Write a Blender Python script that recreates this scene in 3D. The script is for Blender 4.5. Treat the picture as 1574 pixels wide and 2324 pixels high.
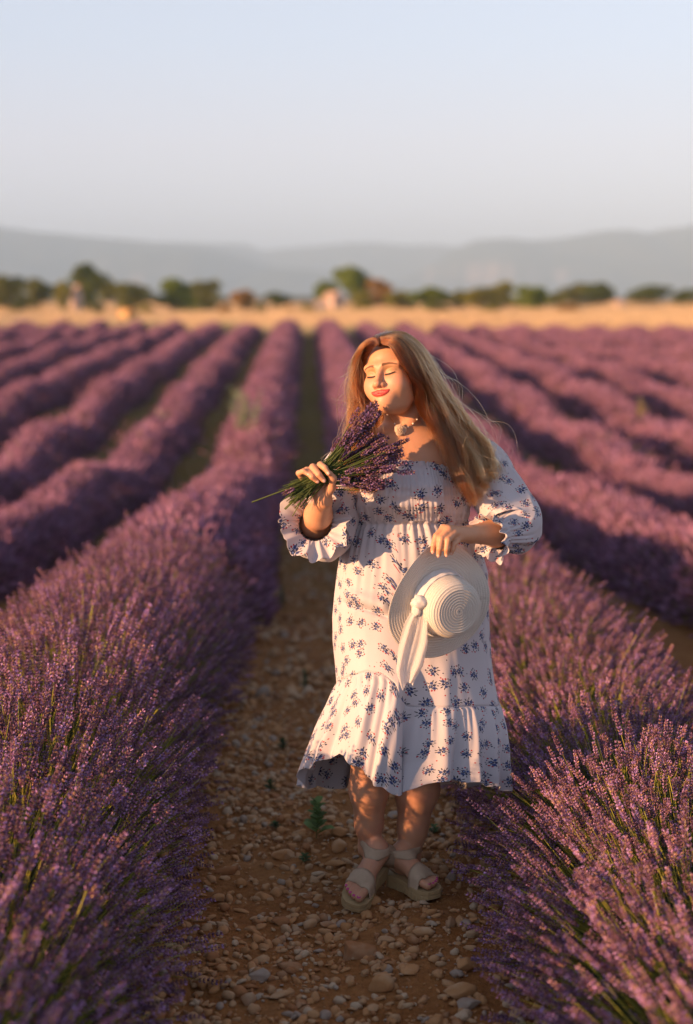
import bpy, math, random
import numpy as np
from mathutils import Vector, Matrix, Euler, noise as mnoise

for _o in list(bpy.data.objects):
    bpy.data.objects.remove(_o)
rng = np.random.default_rng(7)
random.seed(7)
R = math.radians
SC = bpy.context.scene
COL = SC.collection

# ------------------------------------------------------------------ camera
CAM_H, PITCH, YAW, FPX = 1.79, R(7.19), R(1.32), 3900.0
cam_d = bpy.data.cameras.new('camera')
cam = bpy.data.objects.new('camera', cam_d); COL.objects.link(cam)
cam.location = (0, 0, CAM_H)
cam.rotation_euler = (math.pi/2 - PITCH, 0, -YAW)
cam_d.sensor_fit = 'VERTICAL'; cam_d.sensor_height = 36.0; cam_d.sensor_width = 24.4
cam_d.lens = 36.0*FPX/2324.0
cam_d.clip_start = 0.05; cam_d.clip_end = 30000
cam_d.dof.use_dof = True; cam_d.dof.focus_distance = 4.93; cam_d.dof.aperture_fstop = 1.75
SC.camera = cam

# ------------------------------------------------------------------ world, sun, exposure
SUN_EL, SUN_AZ = R(9.5), R(242.0)          # azimuth clockwise from +Y: left of and behind the camera
world = bpy.data.worlds.new('World'); SC.world = world; world.use_nodes = True
wn = world.node_tree; wn.nodes.clear()
w_out = wn.nodes.new('ShaderNodeOutputWorld'); w_bg = wn.nodes.new('ShaderNodeBackground')
w_sky = wn.nodes.new('ShaderNodeTexSky'); w_sky.sky_type = 'NISHITA'
w_sky.sun_disc = False; w_sky.sun_elevation = SUN_EL; w_sky.sun_rotation = SUN_AZ
w_sky.altitude = 500; w_sky.air_density = 1.0; w_sky.dust_density = 0.5; w_sky.ozone_density = 1.4
w_hs = wn.nodes.new('ShaderNodeHueSaturation'); w_hs.inputs['Saturation'].default_value = 0.62
w_mx = wn.nodes.new('ShaderNodeMix'); w_mx.data_type = 'RGBA'; w_mx.blend_type = 'MULTIPLY'
w_mx.inputs['Factor'].default_value = 1.0; w_mx.inputs[7].default_value = (0.97, 0.94, 1.0, 1)
wn.links.new(w_sky.outputs[0], w_hs.inputs['Color']); wn.links.new(w_hs.outputs[0], w_mx.inputs[6])
w_m2 = wn.nodes.new('ShaderNodeMix'); w_m2.data_type = 'RGBA'; # pale haze veil: thick towards the horizon, thin overhead
w_tc = wn.nodes.new('ShaderNodeTexCoord'); w_sx = wn.nodes.new('ShaderNodeSeparateXYZ'); w_mr = wn.nodes.new('ShaderNodeMapRange')
w_mr.inputs['From Min'].default_value = 0.0; w_mr.inputs['From Max'].default_value = 0.38; w_mr.inputs['To Min'].default_value = 0.74; w_mr.inputs['To Max'].default_value = 0.05
wn.links.new(w_tc.outputs['Generated'], w_sx.inputs[0]); wn.links.new(w_sx.outputs[2], w_mr.inputs['Value']); wn.links.new(w_mr.outputs[0], w_m2.inputs['Factor'])
w_rp = wn.nodes.new('ShaderNodeValToRGB'); w_sc = wn.nodes.new('ShaderNodeVectorMath'); w_sc.operation = 'SCALE'; w_sc.inputs['Scale'].default_value = 5.0
for _i, (_p, _c) in enumerate([(0.0, (.70, .70, .84)), (0.085, (.77, .71, .84)), (0.14, (.68, .72, .90)), (0.5, (.60, .70, .92))]):   # grey, then the faint pink belt, then blue
    _e = w_rp.color_ramp.elements[_i] if _i < 2 else w_rp.color_ramp.elements.new(_p)
    _e.position = _p; _e.color = (*_c, 1)
wn.links.new(w_sx.outputs[2], w_rp.inputs[0]); wn.links.new(w_rp.outputs[0], w_sc.inputs[0]); wn.links.new(w_sc.outputs[0], w_m2.inputs[7])
wn.links.new(w_mx.outputs[2], w_m2.inputs[6]); wn.links.new(w_m2.outputs[2], w_bg.inputs[0])
w_bg.inputs[1].default_value = 0.119
wn.links.new(w_bg.outputs[0], w_out.inputs[0])
sun_d = bpy.data.lights.new('sun', 'SUN'); sun_d.energy = 5.0; sun_d.angle = R(0.6)
sun_d.color = (1.0, 0.53, 0.25)
sun = bpy.data.objects.new('sun', sun_d); COL.objects.link(sun)
SUN_DIR = Vector((math.sin(SUN_AZ)*math.cos(SUN_EL), math.cos(SUN_AZ)*math.cos(SUN_EL), math.sin(SUN_EL)))
sun.rotation_euler = SUN_DIR.to_track_quat('Z', 'Y').to_euler()
sun.location = SUN_DIR*50
vs = SC.view_settings
vs.view_transform = 'Standard'; vs.look = 'None'; vs.gamma = 1.0; vs.exposure = 1.053; vs.use_curve_mapping = False
SC.cycles.use_denoising = True
SC.cycles.max_bounces = 6; SC.cycles.diffuse_bounces = 3; SC.cycles.transparent_max_bounces = 16
SC.cycles.volume_bounces = 1

# photograph pixel (in a 1574 x 2324 grid) and distance Y along the rows -> world point
_f = Vector((math.sin(YAW)*math.cos(PITCH), math.cos(YAW)*math.cos(PITCH), -math.sin(PITCH)))
_r = Vector((math.cos(YAW), -math.sin(YAW), 0)); _u = _r.cross(_f)
def W(u, v, Y):
    d = _f + _r*((u-787)/FPX) + _u*((1162-v)/FPX)
    return Vector((0, 0, CAM_H)) + d*(Y/d.y)

# ------------------------------------------------------------------ helpers
def mesh_np(name, verts, faces, smooth=False, mats=(), mat_idx=None):
    """faces: (M,3) or (M,4) int array, or list of such arrays"""
    me = bpy.data.meshes.new(name)
    fl = faces if isinstance(faces, list) else [faces]
    fl = [np.asarray(f, dtype=np.int32) for f in fl if len(f)]
    verts = np.asarray(verts, dtype=np.float32)
    me.vertices.add(len(verts)); me.vertices.foreach_set('co', verts.ravel())
    nl = sum(f.size for f in fl); nf = sum(len(f) for f in fl)
    me.loops.add(nl); me.polygons.add(nf)
    me.loops.foreach_set('vertex_index', np.concatenate([f.ravel() for f in fl]))
    tot = np.concatenate([np.full(len(f), f.shape[1], dtype=np.int32) for f in fl])
    st = np.concatenate([[0], np.cumsum(tot)[:-1]]).astype(np.int32)
    me.polygons.foreach_set('loop_start', st)
    me.polygons.foreach_set('use_smooth', np.full(nf, smooth, dtype=bool))
    if mat_idx is not None:
        me.polygons.foreach_set('material_index', np.asarray(mat_idx, dtype=np.int32))
    for m in mats: me.materials.append(m)
    me.update(calc_edges=True); me.validate()
    return me

def link(name, data, parent=None, loc=None, **props):
    o = bpy.data.objects.new(name, data); COL.objects.link(o)
    if parent is not None: o.parent = parent
    if loc is not None: o.location = loc
    for k, v in props.items(): o[k] = v
    return o

def empty(name, loc=(0, 0, 0), **props):
    o = link(name, None, None, loc, **props); o.empty_display_size = 0.1
    return o

def set_col(me, cols, name='col'):
    a = me.color_attributes.new(name, 'FLOAT_COLOR', 'POINT')
    c = np.ones((len(me.vertices), 4), dtype=np.float32); c[:, :3] = cols
    a.data.foreach_set('color', c.ravel())

class Nodes:
    def __init__(s, name):
        s.m = bpy.data.materials.new(name); s.m.use_nodes = True
        s.t = s.m.node_tree; s.bsdf = s.t.nodes['Principled BSDF']; s.out = s.t.nodes['Material Output']
    def n(s, typ, **kw):
        nd = s.t.nodes.new(typ)
        for k, v in kw.items(): setattr(nd, k, v)
        return nd
    def l(s, a, b): s.t.links.new(a, b)
    def val(s, sock, x):
        if hasattr(x, 'is_linked') or isinstance(x, bpy.types.NodeSocket): s.l(x, sock)
        else: sock.default_value = x
    def math(s, op, a, b=0.0, c=0.0, clamp=False):
        nd = s.n('ShaderNodeMath', operation=op); nd.use_clamp = clamp
        s.val(nd.inputs[0], a)
        if len(nd.inputs) > 1: s.val(nd.inputs[1], b)
        if len(nd.inputs) > 2: s.val(nd.inputs[2], c)
        return nd.outputs[0]
    def mix(s, f, a, b, blend='MIX'):
        nd = s.n('ShaderNodeMix', data_type='RGBA', blend_type=blend)
        s.val(nd.inputs[0], f); s.val(nd.inputs[6], a); s.val(nd.inputs[7], b)
        return nd.outputs[2]
    def noise(s, scale, detail=4, rough=0.55, vec=None, dim='3D'):
        nd = s.n('ShaderNodeTexNoise', noise_dimensions=dim)
        nd.inputs['Scale'].default_value = scale; nd.inputs['Detail'].default_value = detail
        nd.inputs['Roughness'].default_value = rough
        if vec is not None: s.l(vec, nd.inputs['Vector'])
        return nd.outputs['Fac']
    def ramp(s, fac, stops, interp='LINEAR'):
        nd = s.n('ShaderNodeValToRGB'); nd.color_ramp.interpolation = interp
        e = nd.color_ramp.elements
        while len(e) < len(stops): e.new(0.5)
        for i, (p, c) in enumerate(stops):
            e[i].position = p; e[i].color = (*c, 1) if len(c) == 3 else c
        s.l(fac, nd.inputs[0]); return nd.outputs[0]
    def geo(s): return s.n('ShaderNodeNewGeometry')
    def pos(s): return s.geo().outputs['Position']
    def obj(s): return s.n('ShaderNodeTexCoord').outputs['Object']
    def bump(s, h, strength=0.5, dist=0.01):
        nd = s.n('ShaderNodeBump'); nd.inputs['Strength'].default_value = strength
        nd.inputs['Distance'].default_value = dist
        s.l(h, nd.inputs['Height']); s.l(nd.outputs[0], s.bsdf.inputs['Normal']); return nd
    def attr(s, name): return s.n('ShaderNodeAttribute', attribute_name=name)
    def rand(s): return s.n('ShaderNodeObjectInfo').outputs['Random']
    def set(s, **kw):
        for k, v in kw.items():
            s.val(s.bsdf.inputs[k.replace('_', ' ')], (*v, 1) if isinstance(v, tuple) and len(v) == 3 else v)
        return s.m
    def translucent(s, col, fac):
        tr = s.n('ShaderNodeBsdfTranslucent'); s.val(tr.inputs[0], (*col, 1) if isinstance(col, tuple) else col)
        mx = s.n('ShaderNodeMixShader'); s.val(mx.inputs[0], fac)
        s.l(s.bsdf.outputs[0], mx.inputs[1]); s.l(tr.outputs[0], mx.inputs[2]); s.l(mx.outputs[0], s.out.inputs[0])

def tube(points, radii, n=6, cap=True):
    """numpy tube along points -> verts, quads, tris"""
    P = np.asarray(points, float); K = len(P); r = np.broadcast_to(np.asarray(radii, float), (K,))
    T = np.gradient(P, axis=0); T /= np.linalg.norm(T, axis=1)[:, None] + 1e-12
    ref = np.array([0, 0, 1.0]) if abs(T[0][2]) < 0.9 else np.array([1.0, 0, 0])
    N = np.zeros_like(P); nn = np.cross(T[0], ref); nn /= np.linalg.norm(nn)
    for i in range(K):
        nn = nn - T[i]*nn.dot(T[i]); nn /= np.linalg.norm(nn) + 1e-12; N[i] = nn
    B = np.cross(T, N); a = np.linspace(0, 2*np.pi, n, endpoint=False)
    V = P[:, None] + r[:, None, None]*(np.cos(a)[None, :, None]*N[:, None] + np.sin(a)[None, :, None]*B[:, None])
    V = V.reshape(-1, 3); q = []
    for i in range(K-1):
        for j in range(n):
            j2 = (j+1) % n; q.append((i*n+j, i*n+j2, (i+1)*n+j2, (i+1)*n+j))
    t = []
    if cap:
        V = np.vstack([V, P[0], P[-1]]); c0, c1 = K*n, K*n+1
        for j in range(n):
            j2 = (j+1) % n; t.append((c0, j2, j)); t.append((c1, (K-1)*n+j, (K-1)*n+j2))
    return V, np.array(q, dtype=np.int32).reshape(-1, 4), np.array(t, dtype=np.int32).reshape(-1, 3)

class Buf:
    """collects verts/quads/tris (+ colours, material index) for one mesh"""
    def __init__(s): s.v, s.q, s.t, s.c, s.k = [], [], [], [], 0; s.mq = []; s.mt = []
    def add(s, V, q=None, t=None, col=None, mi=0):
        V = np.asarray(V, float); s.v.append(V)
        if q is not None and len(q): s.q.append(np.asarray(q)+s.k); s.mq.append(np.full(len(q), mi))
        if t is not None and len(t): s.t.append(np.asarray(t)+s.k); s.mt.append(np.full(len(t), mi))
        c = np.zeros((len(V), 3)) if col is None else np.broadcast_to(np.asarray(col, float), (len(V), 3))
        s.c.append(c); s.k += len(V)
    def mesh(s, name, mats=(), smooth=True):
        f = []
        mi = []
        if s.q: f.append(np.vstack(s.q)); mi.append(np.concatenate(s.mq))
        if s.t: f.append(np.vstack(s.t)); mi.append(np.concatenate(s.mt))
        me = mesh_np(name, np.vstack(s.v), f, smooth, mats, np.concatenate(mi))
        set_col(me, np.vstack(s.c)); return me

def grid_faces(nu, nv, wrap_u=False):
    """vertex index = j*nu + i, i along u, j along v"""
    I = np.arange(nu if wrap_u else nu-1); J = np.arange(nv-1)
    i, j = np.meshgrid(I, J); i2 = (i+1) % nu
    return np.stack([j*nu+i, j*nu+i2, (j+1)*nu+i2, (j+1)*nu+i], -1).reshape(-1, 4)

# vectorised value noise (smooth), for shapes
_tab = rng.random((64, 64, 64)).astype(np.float32)
def vnoise(p):
    p = np.asarray(p, float); i = np.floor(p).astype(int); f = p - i; f = f*f*(3-2*f); i &= 63; j = (i+1) & 63
    x0, y0, z0, x1, y1, z1 = i[..., 0], i[..., 1], i[..., 2], j[..., 0], j[..., 1], j[..., 2]
    fx, fy, fz = f[..., 0], f[..., 1], f[..., 2]
    def L(a, b, t): return a + (b-a)*t
    c = L(L(L(_tab[x0, y0, z0], _tab[x1, y0, z0], fx), L(_tab[x0, y1, z0], _tab[x1, y1, z0], fx), fy),
          L(L(_tab[x0, y0, z1], _tab[x1, y0, z1], fx), L(_tab[x0, y1, z1], _tab[x1, y1, z1], fx), fy), fz)
    return c*2 - 1
def fbm(p, o=4, g=0.5):
    s = 0; a = 1.0; p = np.asarray(p, float)
    for k in range(o): s = s + a*vnoise(p*2**k + 17.3*k); a *= g
    return s
def n2(x, y, sc, seed=0.0, o=3):
    x = np.asarray(x, float); y = np.asarray(y, float)
    return fbm(np.stack([x*sc, y*sc, np.full_like(x*sc, seed+0.5)], -1), o)

def scatter(name, parent, P, Rm, S, idx, variants, **props):
    """one object that instances the variant meshes on points (geometry nodes)"""
    N = len(P)
    me = bpy.data.meshes.new(name); me.vertices.add(N)
    me.vertices.foreach_set('co', np.asarray(P, np.float32).ravel())
    # matrices -> euler XYZ
    ry = np.arcsin(np.clip(-Rm[:, 2, 0], -1, 1)); rx = np.arctan2(Rm[:, 2, 1], Rm[:, 2, 2]); rz = np.arctan2(Rm[:, 1, 0], Rm[:, 0, 0])
    a = me.attributes.new('rot', 'FLOAT_VECTOR', 'POINT'); a.data.foreach_set('vector', np.stack([rx, ry, rz], -1).astype(np.float32).ravel())
    S = np.asarray(S, np.float32)
    if S.ndim == 1: S = np.repeat(S[:, None], 3, 1)
    a = me.attributes.new('scl', 'FLOAT_VECTOR', 'POINT'); a.data.foreach_set('vector', S.ravel())
    a = me.attributes.new('idx', 'INT', 'POINT'); a.data.foreach_set('value', np.asarray(idx, np.int32))
    ng = bpy.data.node_groups.new(name+'_instances', 'GeometryNodeTree')
    ng.interface.new_socket('Geometry', in_out='INPUT', socket_type='NodeSocketGeometry')
    ng.interface.new_socket('Geometry', in_out='OUTPUT', socket_type='NodeSocketGeometry')
    N_ = ng.nodes; gi = N_.new('NodeGroupInput'); go = N_.new('NodeGroupOutput')
    iop = N_.new('GeometryNodeInstanceOnPoints'); iop.inputs['Pick Instance'].default_value = True
    jn = N_.new('GeometryNodeJoinGeometry')
    for v in variants:
        oi = N_.new('GeometryNodeObjectInfo'); oi.inputs['Object'].default_value = v; oi.inputs['As Instance'].default_value = True
        ng.links.new(oi.outputs['Geometry'], jn.inputs[0])
    def na(n, t):
        x = N_.new('GeometryNodeInputNamedAttribute'); x.data_type = t; x.inputs[0].default_value = n; return x.outputs[0]
    e2r = N_.new('FunctionNodeEulerToRotation')
    ng.links.new(na('rot', 'FLOAT_VECTOR'), e2r.inputs[0])
    ng.links.new(gi.outputs[0], iop.inputs['Points']); ng.links.new(jn.outputs[0], iop.inputs['Instance'])
    ng.links.new(na('idx', 'INT'), iop.inputs['Instance Index'])
    ng.links.new(e2r.outputs[0], iop.inputs['Rotation']); ng.links.new(na('scl', 'FLOAT_VECTOR'), iop.inputs['Scale'])
    ng.links.new(iop.outputs[0], go.inputs[0])
    o = link(name, me, parent, None, **props)
    md = o.modifiers.new('instances', 'NODES'); md.node_group = ng
    return o

def frames(D, up_hint=(0, 0, 1)):
    """rotation matrices with Z = D and X = the part of up perpendicular to D"""
    D = np.asarray(D, float); D = D/np.linalg.norm(D, axis=1)[:, None]
    h = np.broadcast_to(np.asarray(up_hint, float), D.shape).copy()
    par = np.abs((D*h).sum(1)) > 0.97; h[par] = (1, 0, 0)
    X = h - D*(D*h).sum(1)[:, None]; X /= np.linalg.norm(X, axis=1)[:, None]
    Y = np.cross(D, X); return np.stack([X, Y, D], -1)
def spin(Rm, a):
    c, s = np.cos(a), np.sin(a); Z = np.zeros((len(a), 3, 3)); Z[:, 0, 0] = c; Z[:, 0, 1] = -s; Z[:, 1, 0] = s; Z[:, 1, 1] = c; Z[:, 2, 2] = 1
    return Rm @ Z

# ------------------------------------------------------------------ terrain shape
_ty = np.array([-60, 0, 5, 7, 9, 12.3, 18.3, 22, 26, 32, 40, 51, 66, 81, 120, 200, 400, 9000])
_tz = np.array([0, 0, 0, -.05, -.17, -.45, -.85, -1.05, -1.18, -1.06, -.86, -.60, -.32, -.20, .10, .25, .3, .3])
def gz(x, y):
    x = np.asarray(x, float); y = np.asarray(y, float)
    k = np.array([-1.5, -.75, 0, .75, 1.5]); w = np.array([.1, .24, .32, .24, .1])
    s = np.clip((y-3)/12, 0.05, 1.0)
    z = sum(wi*np.interp(y+ki*s, _ty, _tz) for ki, wi in zip(k, w))
    amp = np.clip((y-14)/10, 0, 1)*np.clip((95-y)/15, 0, 1)
    z = z + amp*(0.10*np.sin(2*np.pi*(y+0.10*x)/9.0+0.6) + 0.05*n2(x, y, 0.16, 3.0, 2))
    z = z - 0.012*np.clip(x-1, 0, 30)*np.clip((y-4)/5, 0, 1)*np.clip((60-y)/30, 0, 1)
    z = z - 0.16*np.clip((x+1)/9, 0, 1)*np.clip((y-45)/20, 0, 1)*np.clip((96-y)/12, 0, 1)
    return z
FIELD_END = 84.0
# ------------------------------------------------------------------ materials of the field
def mat_soil():
    s = Nodes('red_soil'); p = s.pos()
    n1 = s.noise(3.0, 6, 0.6, p); n2_ = s.noise(45.0, 5, 0.65, p); n3 = s.noise(0.5, 3, 0.5, p)
    c = s.ramp(n2_, [(0.25, (0.12, 0.042, 0.011)), (0.5, (0.27, 0.105, 0.030)), (0.75, (0.44, 0.20, 0.07))])
    c2 = s.ramp(n1, [(0.3, (0.20, 0.070, 0.019)), (0.7, (0.46, 0.22, 0.085))])
    c = s.mix(0.45, c, c2)
    # weedy, drier colour further down the field
    sx = s.n('ShaderNodeSeparateXYZ'); s.l(p, sx.inputs[0])
    far = s.math('MULTIPLY', s.math('SUBTRACT', sx.outputs[1], 10.0), 0.10, clamp=True)
    far2 = s.math('MULTIPLY', far, s.math('ADD', s.math('MULTIPLY', n3, 0.6), 0.5))
    c = s.mix(far2, c, (0.15, 0.115, 0.035, 1))
    gold = s.math('MULTIPLY', s.math('SUBTRACT', sx.outputs[1], FIELD_END-3), 0.3, clamp=True)
    c = s.mix(gold, c, s.ramp(n3, [(0.3, (0.58, 0.42, 0.24)), (0.7, (0.72, 0.54, 0.33))]))
    dist = s.math('MULTIPLY', s.math('SUBTRACT', sx.outputs[1], 260.0), 0.01, clamp=True)
    c = s.mix(dist, c, s.ramp(s.noise(0.004, 4, 0.6, p), [(0.35, (0.05, 0.07, 0.03)), (0.6, (0.16, 0.13, 0.06))]))
    b = s.n('ShaderNodeBump'); b.inputs['Strength'].default_value = 0.8; b.inputs['Distance'].default_value = 0.012
    s.l(s.math('ADD', n2_, s.noise(150.0, 3, 0.6, p)), b.inputs['Height']); s.l(b.outputs[0], s.bsdf.inputs['Normal'])
    return s.set(Base_Color=c, Roughness=0.95, Specular_IOR_Level=0.1)
M_SOIL = mat_soil()

def mat_stone():
    s = Nodes('limestone_pebble'); o = s.obj(); r = s.rand()
    c = s.ramp(r, [(0.0, (0.52, 0.27, 0.115)), (0.22, (0.52, 0.32, 0.17)), (0.40, (0.54, 0.27, 0.11)), (0.55, (0.36, 0.16, 0.065)),
                   (0.76, (0.58, 0.44, 0.30)), (0.83, (0.36, 0.31, 0.26)), (0.90, (0.54, 0.30, 0.14))], 'CONSTANT')
    n = s.noise(38.0, 5, 0.65, s.pos()); n1 = s.noise(9.0, 3, 0.6, s.pos())
    c = s.mix(s.math('MULTIPLY', n, 0.7), c, (0.26, 0.11, 0.04, 1))
    c = s.mix(s.ramp(n1, [(0.5, (0, 0, 0)), (0.7, (0.5, 0.5, 0.5))]), c, (0.52, 0.40, 0.27, 1))
    s.bump(n, 0.5, 0.006)
    return s.set(Base_Color=c, Roughness=0.85, Specular_IOR_Level=0.25)
M_STONE = mat_stone()

def mat_lav():
    s = Nodes('lavender_flower'); a = s.attr('col').outputs['Color']; r = s.rand()
    hs = s.n('ShaderNodeHueSaturation'); s.l(a, hs.inputs['Color'])
    s.l(s.math('ADD', s.math('MULTIPLY', r, 0.03), 0.487), hs.inputs['Hue'])
    s.l(s.math('ADD', s.math('MULTIPLY', s.math('FRACT', s.math('MULTIPLY', r, 7.31)), 0.75), 0.45), hs.inputs['Value'])
    s.set(Base_Color=hs.outputs[0], Roughness=0.75, Specular_IOR_Level=0.15)
    s.translucent(hs.outputs[0], 0.14)
    return s.m
M_LAV = mat_lav()
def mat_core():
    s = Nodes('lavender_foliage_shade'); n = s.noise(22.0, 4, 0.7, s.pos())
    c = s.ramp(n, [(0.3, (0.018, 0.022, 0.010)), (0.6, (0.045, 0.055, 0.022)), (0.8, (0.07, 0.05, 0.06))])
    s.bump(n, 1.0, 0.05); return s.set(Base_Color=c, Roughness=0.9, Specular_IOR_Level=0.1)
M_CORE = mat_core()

# ------------------------------------------------------------------ ground
GX0, GX1 = -1.3, 1.7
def gfine(x, y):
    return 0.018*n2(x, y, 3.1, 9.0, 3) + 0.009*n2(x, y, 14.0, 11.0, 3) + 0.0035*n2(x, y, 60.0, 13.0, 2)
def build_ground():
    # near strip between and under the two nearest rows, finely modelled; the rest one sheet to the horizon
    ys = np.concatenate([np.arange(2.0, 8.0, 0.014), np.arange(8.0, 16.0, 0.04), np.arange(16, 30.01, 0.2)])
    xs = np.concatenate([np.arange(GX0, GX1+1e-6, 0.02)])
    X, Y = np.meshgrid(xs, ys)
    e = np.minimum(np.clip((X-GX0)/0.25, 0, 1), np.clip((GX1-X)/0.25, 0, 1))
    e = np.minimum(e, np.minimum(np.clip((Y-2.0)/0.3, 0, 1), np.clip((30-Y)/4.0, 0, 1)))
    Z = gz(X, Y) + e*gfine(X, Y) + 0.012*np.clip(e*3, 0, 1) - 0.006
    V = np.stack([X, Y, Z], -1).reshape(-1, 3)
    me = mesh_np('path', V, grid_faces(len(xs), len(ys)), True, [M_SOIL])
    path = link('path', me, kind='structure', label='stony red earth path running between the lavender rows')
    ys = np.concatenate([[-60, -20, -5, 0], np.arange(1, 100, 0.5), np.arange(100, 260, 10), [300, 400, 600, 1000, 2000, 4000, 7000, 9000, 12000]])
    xs = np.concatenate([[-9000, -3000, -1000, -400, -150, -80], np.arange(-50, 50.1, 1.0), [80, 150, 400, 1000, 3000, 9000]])
    X, Y = np.meshgrid(xs, ys); Z = gz(X, Y)
    Z = Z - 0.05*((X > GX0+0.1) & (X < GX1-0.1) & (Y > 2.2) & (Y < 27))
    V = np.stack([X, Y, Z], -1).reshape(-1, 3)
    link('ground', mesh_np('ground', V, grid_faces(len(xs), len(ys)), True, [M_SOIL]), kind='structure')
    return path
PATH = build_ground()
def ground_z(x, y):
    inside = (np.asarray(x) > GX0+0.25) & (np.asarray(x) < GX1-0.25) & (np.asarray(y) > 2.3)
    return gz(x, y) + np.where(inside, gfine(x, y)+0.006, 0)

# ------------------------------------------------------------------ stones
def ico(sub):
    import bmesh
    bm = bmesh.new(); bmesh.ops.create_icosphere(bm, subdivisions=sub, radius=1.0)
    V = np.array([v.co[:] for v in bm.verts]); F = np.array([[v.index for v in f.verts] for f in bm.faces]); bm.free()
    return V, F
def stone_mesh(seed, sub=2, flat=0.55, elong=1.35, name='stone'):
    V, F = ico(sub); r = np.random.default_rng(seed)
    for k in range(10):                                  # knock facets off
        n = r.normal(size=3); n /= np.linalg.norm(n); d = r.uniform(0.50, 0.82)
        over = np.clip(V@n - d, 0, None); V = V - over[:, None]*n*0.95
    V = V*(1+0.13*fbm(V*1.6+seed*3.1, 3)[:, None])
    V *= np.array([elong, 1.0, flat]); V /= np.abs(V).max()
    return mesh_np(name, V, F, True, [M_STONE])
STONES = [stone_mesh(s, 2, f, e) for s, f, e in [(1, .7, 1.3), (2, .8, 1.1), (3, .55, 1.5), (4, .6, 1.7), (5, .85, 1.2), (6, .7, 1.4), (7, .5, 1.3), (8, .9, 1.0)]]
STONE_OBS = [bpy.data.objects.new('stone_source', m) for m in STONES]

SPECIAL = [  # u, v, half length (m), squash y, squash z, spin, mesh, label
    (762, 1968, .046, .42, .34, 0.05, 2, 'long flat pale stone lying just left of the right sandal'),
    (803, 2065, .027, .6, .9, 1.2, 4, 'pale pointed stone standing at the painted toes of the right sandal'),
    (838, 2060, .040, .7, .5, -.2, 6, 'flat orange brown slab of rock between the toes of both sandals'),
    (766, 1908, .036, .7, .62, .3, 0, 'grey cracked stone right behind the upright green weed'),
    (770, 1940, .042, .8, .75, .5, 5, 'dark orange angular rock behind the long flat pale stone'),
    (560, 1935, .034, .55, .6, 1.1, 3, 'egg shaped tan stone leaning on the path left of the sandals'),
    (645, 1950, .056, .42, .40, .55, 3, 'long slanting ochre stone on the path left of the sandals'),
    (520, 1985, .050, .4, .32, .35, 2, 'long low ochre stone near the left lavender row'),
    (455, 2160, .030, .75, .8, 1.4, 7, 'upright oval grey stone alone at the foot of the left lavender row'),
    (500, 2045, .030, .8, .6, .2, 1, 'round blue grey stone beside the left lavender row'),
    (600, 2040, .034, .7, .5, -.2, 5, 'knobbly pale brown stone in the path left of the sandals'),
    (866, 2245, .040, .85, .7, .3, 1, 'large rounded pale pink stone near the lower edge of the path'),
    (808, 2175, .062, .6, .6, .1, 0, 'largest humped orange brown rock low in the middle of the path'),
    (1045, 2262, .050, .5, .5, .2, 3, 'flat pale slab among the stones at the lower right'),
    (1060, 2205, .036, .8, .8, .6, 5, 'rounded orange brown boulder at the lower right of the path'),
    (1065, 2290, .032, .8, .7, .2, 7, 'pale round stone nearest the lower right of the path'),
    (958, 2140, .040, .5, .45, -.3, 4, 'orange oblong rock in front of the left sandal'),
    (1022, 2118, .026, .5, .8, 1.0, 3, 'small upright knob of orange stone in front of the left sandal'),
    (872, 2150, .032, .5, .4, -.1, 2, 'grey green flat stone lying below the two sandals'),
    (590, 2228, .034, .8, .6, .4, 6, 'grey brown round stone low on the left of the path'),
]
def from_px(u, v):
    d = W(u, v, 1.0) - Vector((0, 0, CAM_H)); t = 1.0; Y = 4.0
    for _ in range(30):
        p = Vector((0, 0, CAM_H)) + d*Y; Y = Y + (CAM_H + d.z*Y - float(gz(p.x, p.y)))/max(-d.z, .02)*0.9
    p = Vector((0, 0, CAM_H)) + d*Y; return p
sp_xy = []
for (u, v, r_, sy, sz, a, k, lab) in SPECIAL:
    p = from_px(u, v); z = float(ground_z(np.array(p.x), np.array(p.y)))
    me = stone_mesh(40+len(sp_xy), 3, 1, 1, 'loose_stone')
    o = link('loose_stone', me, None, (p.x, p.y, z + r_*sz*0.45), label=lab, category='stone', group='loose stones singled out on the path')
    o.scale = (r_, r_*sy, r_*sz); o.rotation_euler = (random.uniform(-.15, .15), random.uniform(-.15, .15), a)
    sp_xy.append((p.x, p.y, r_))
sp_xy = np.array(sp_xy)

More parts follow.
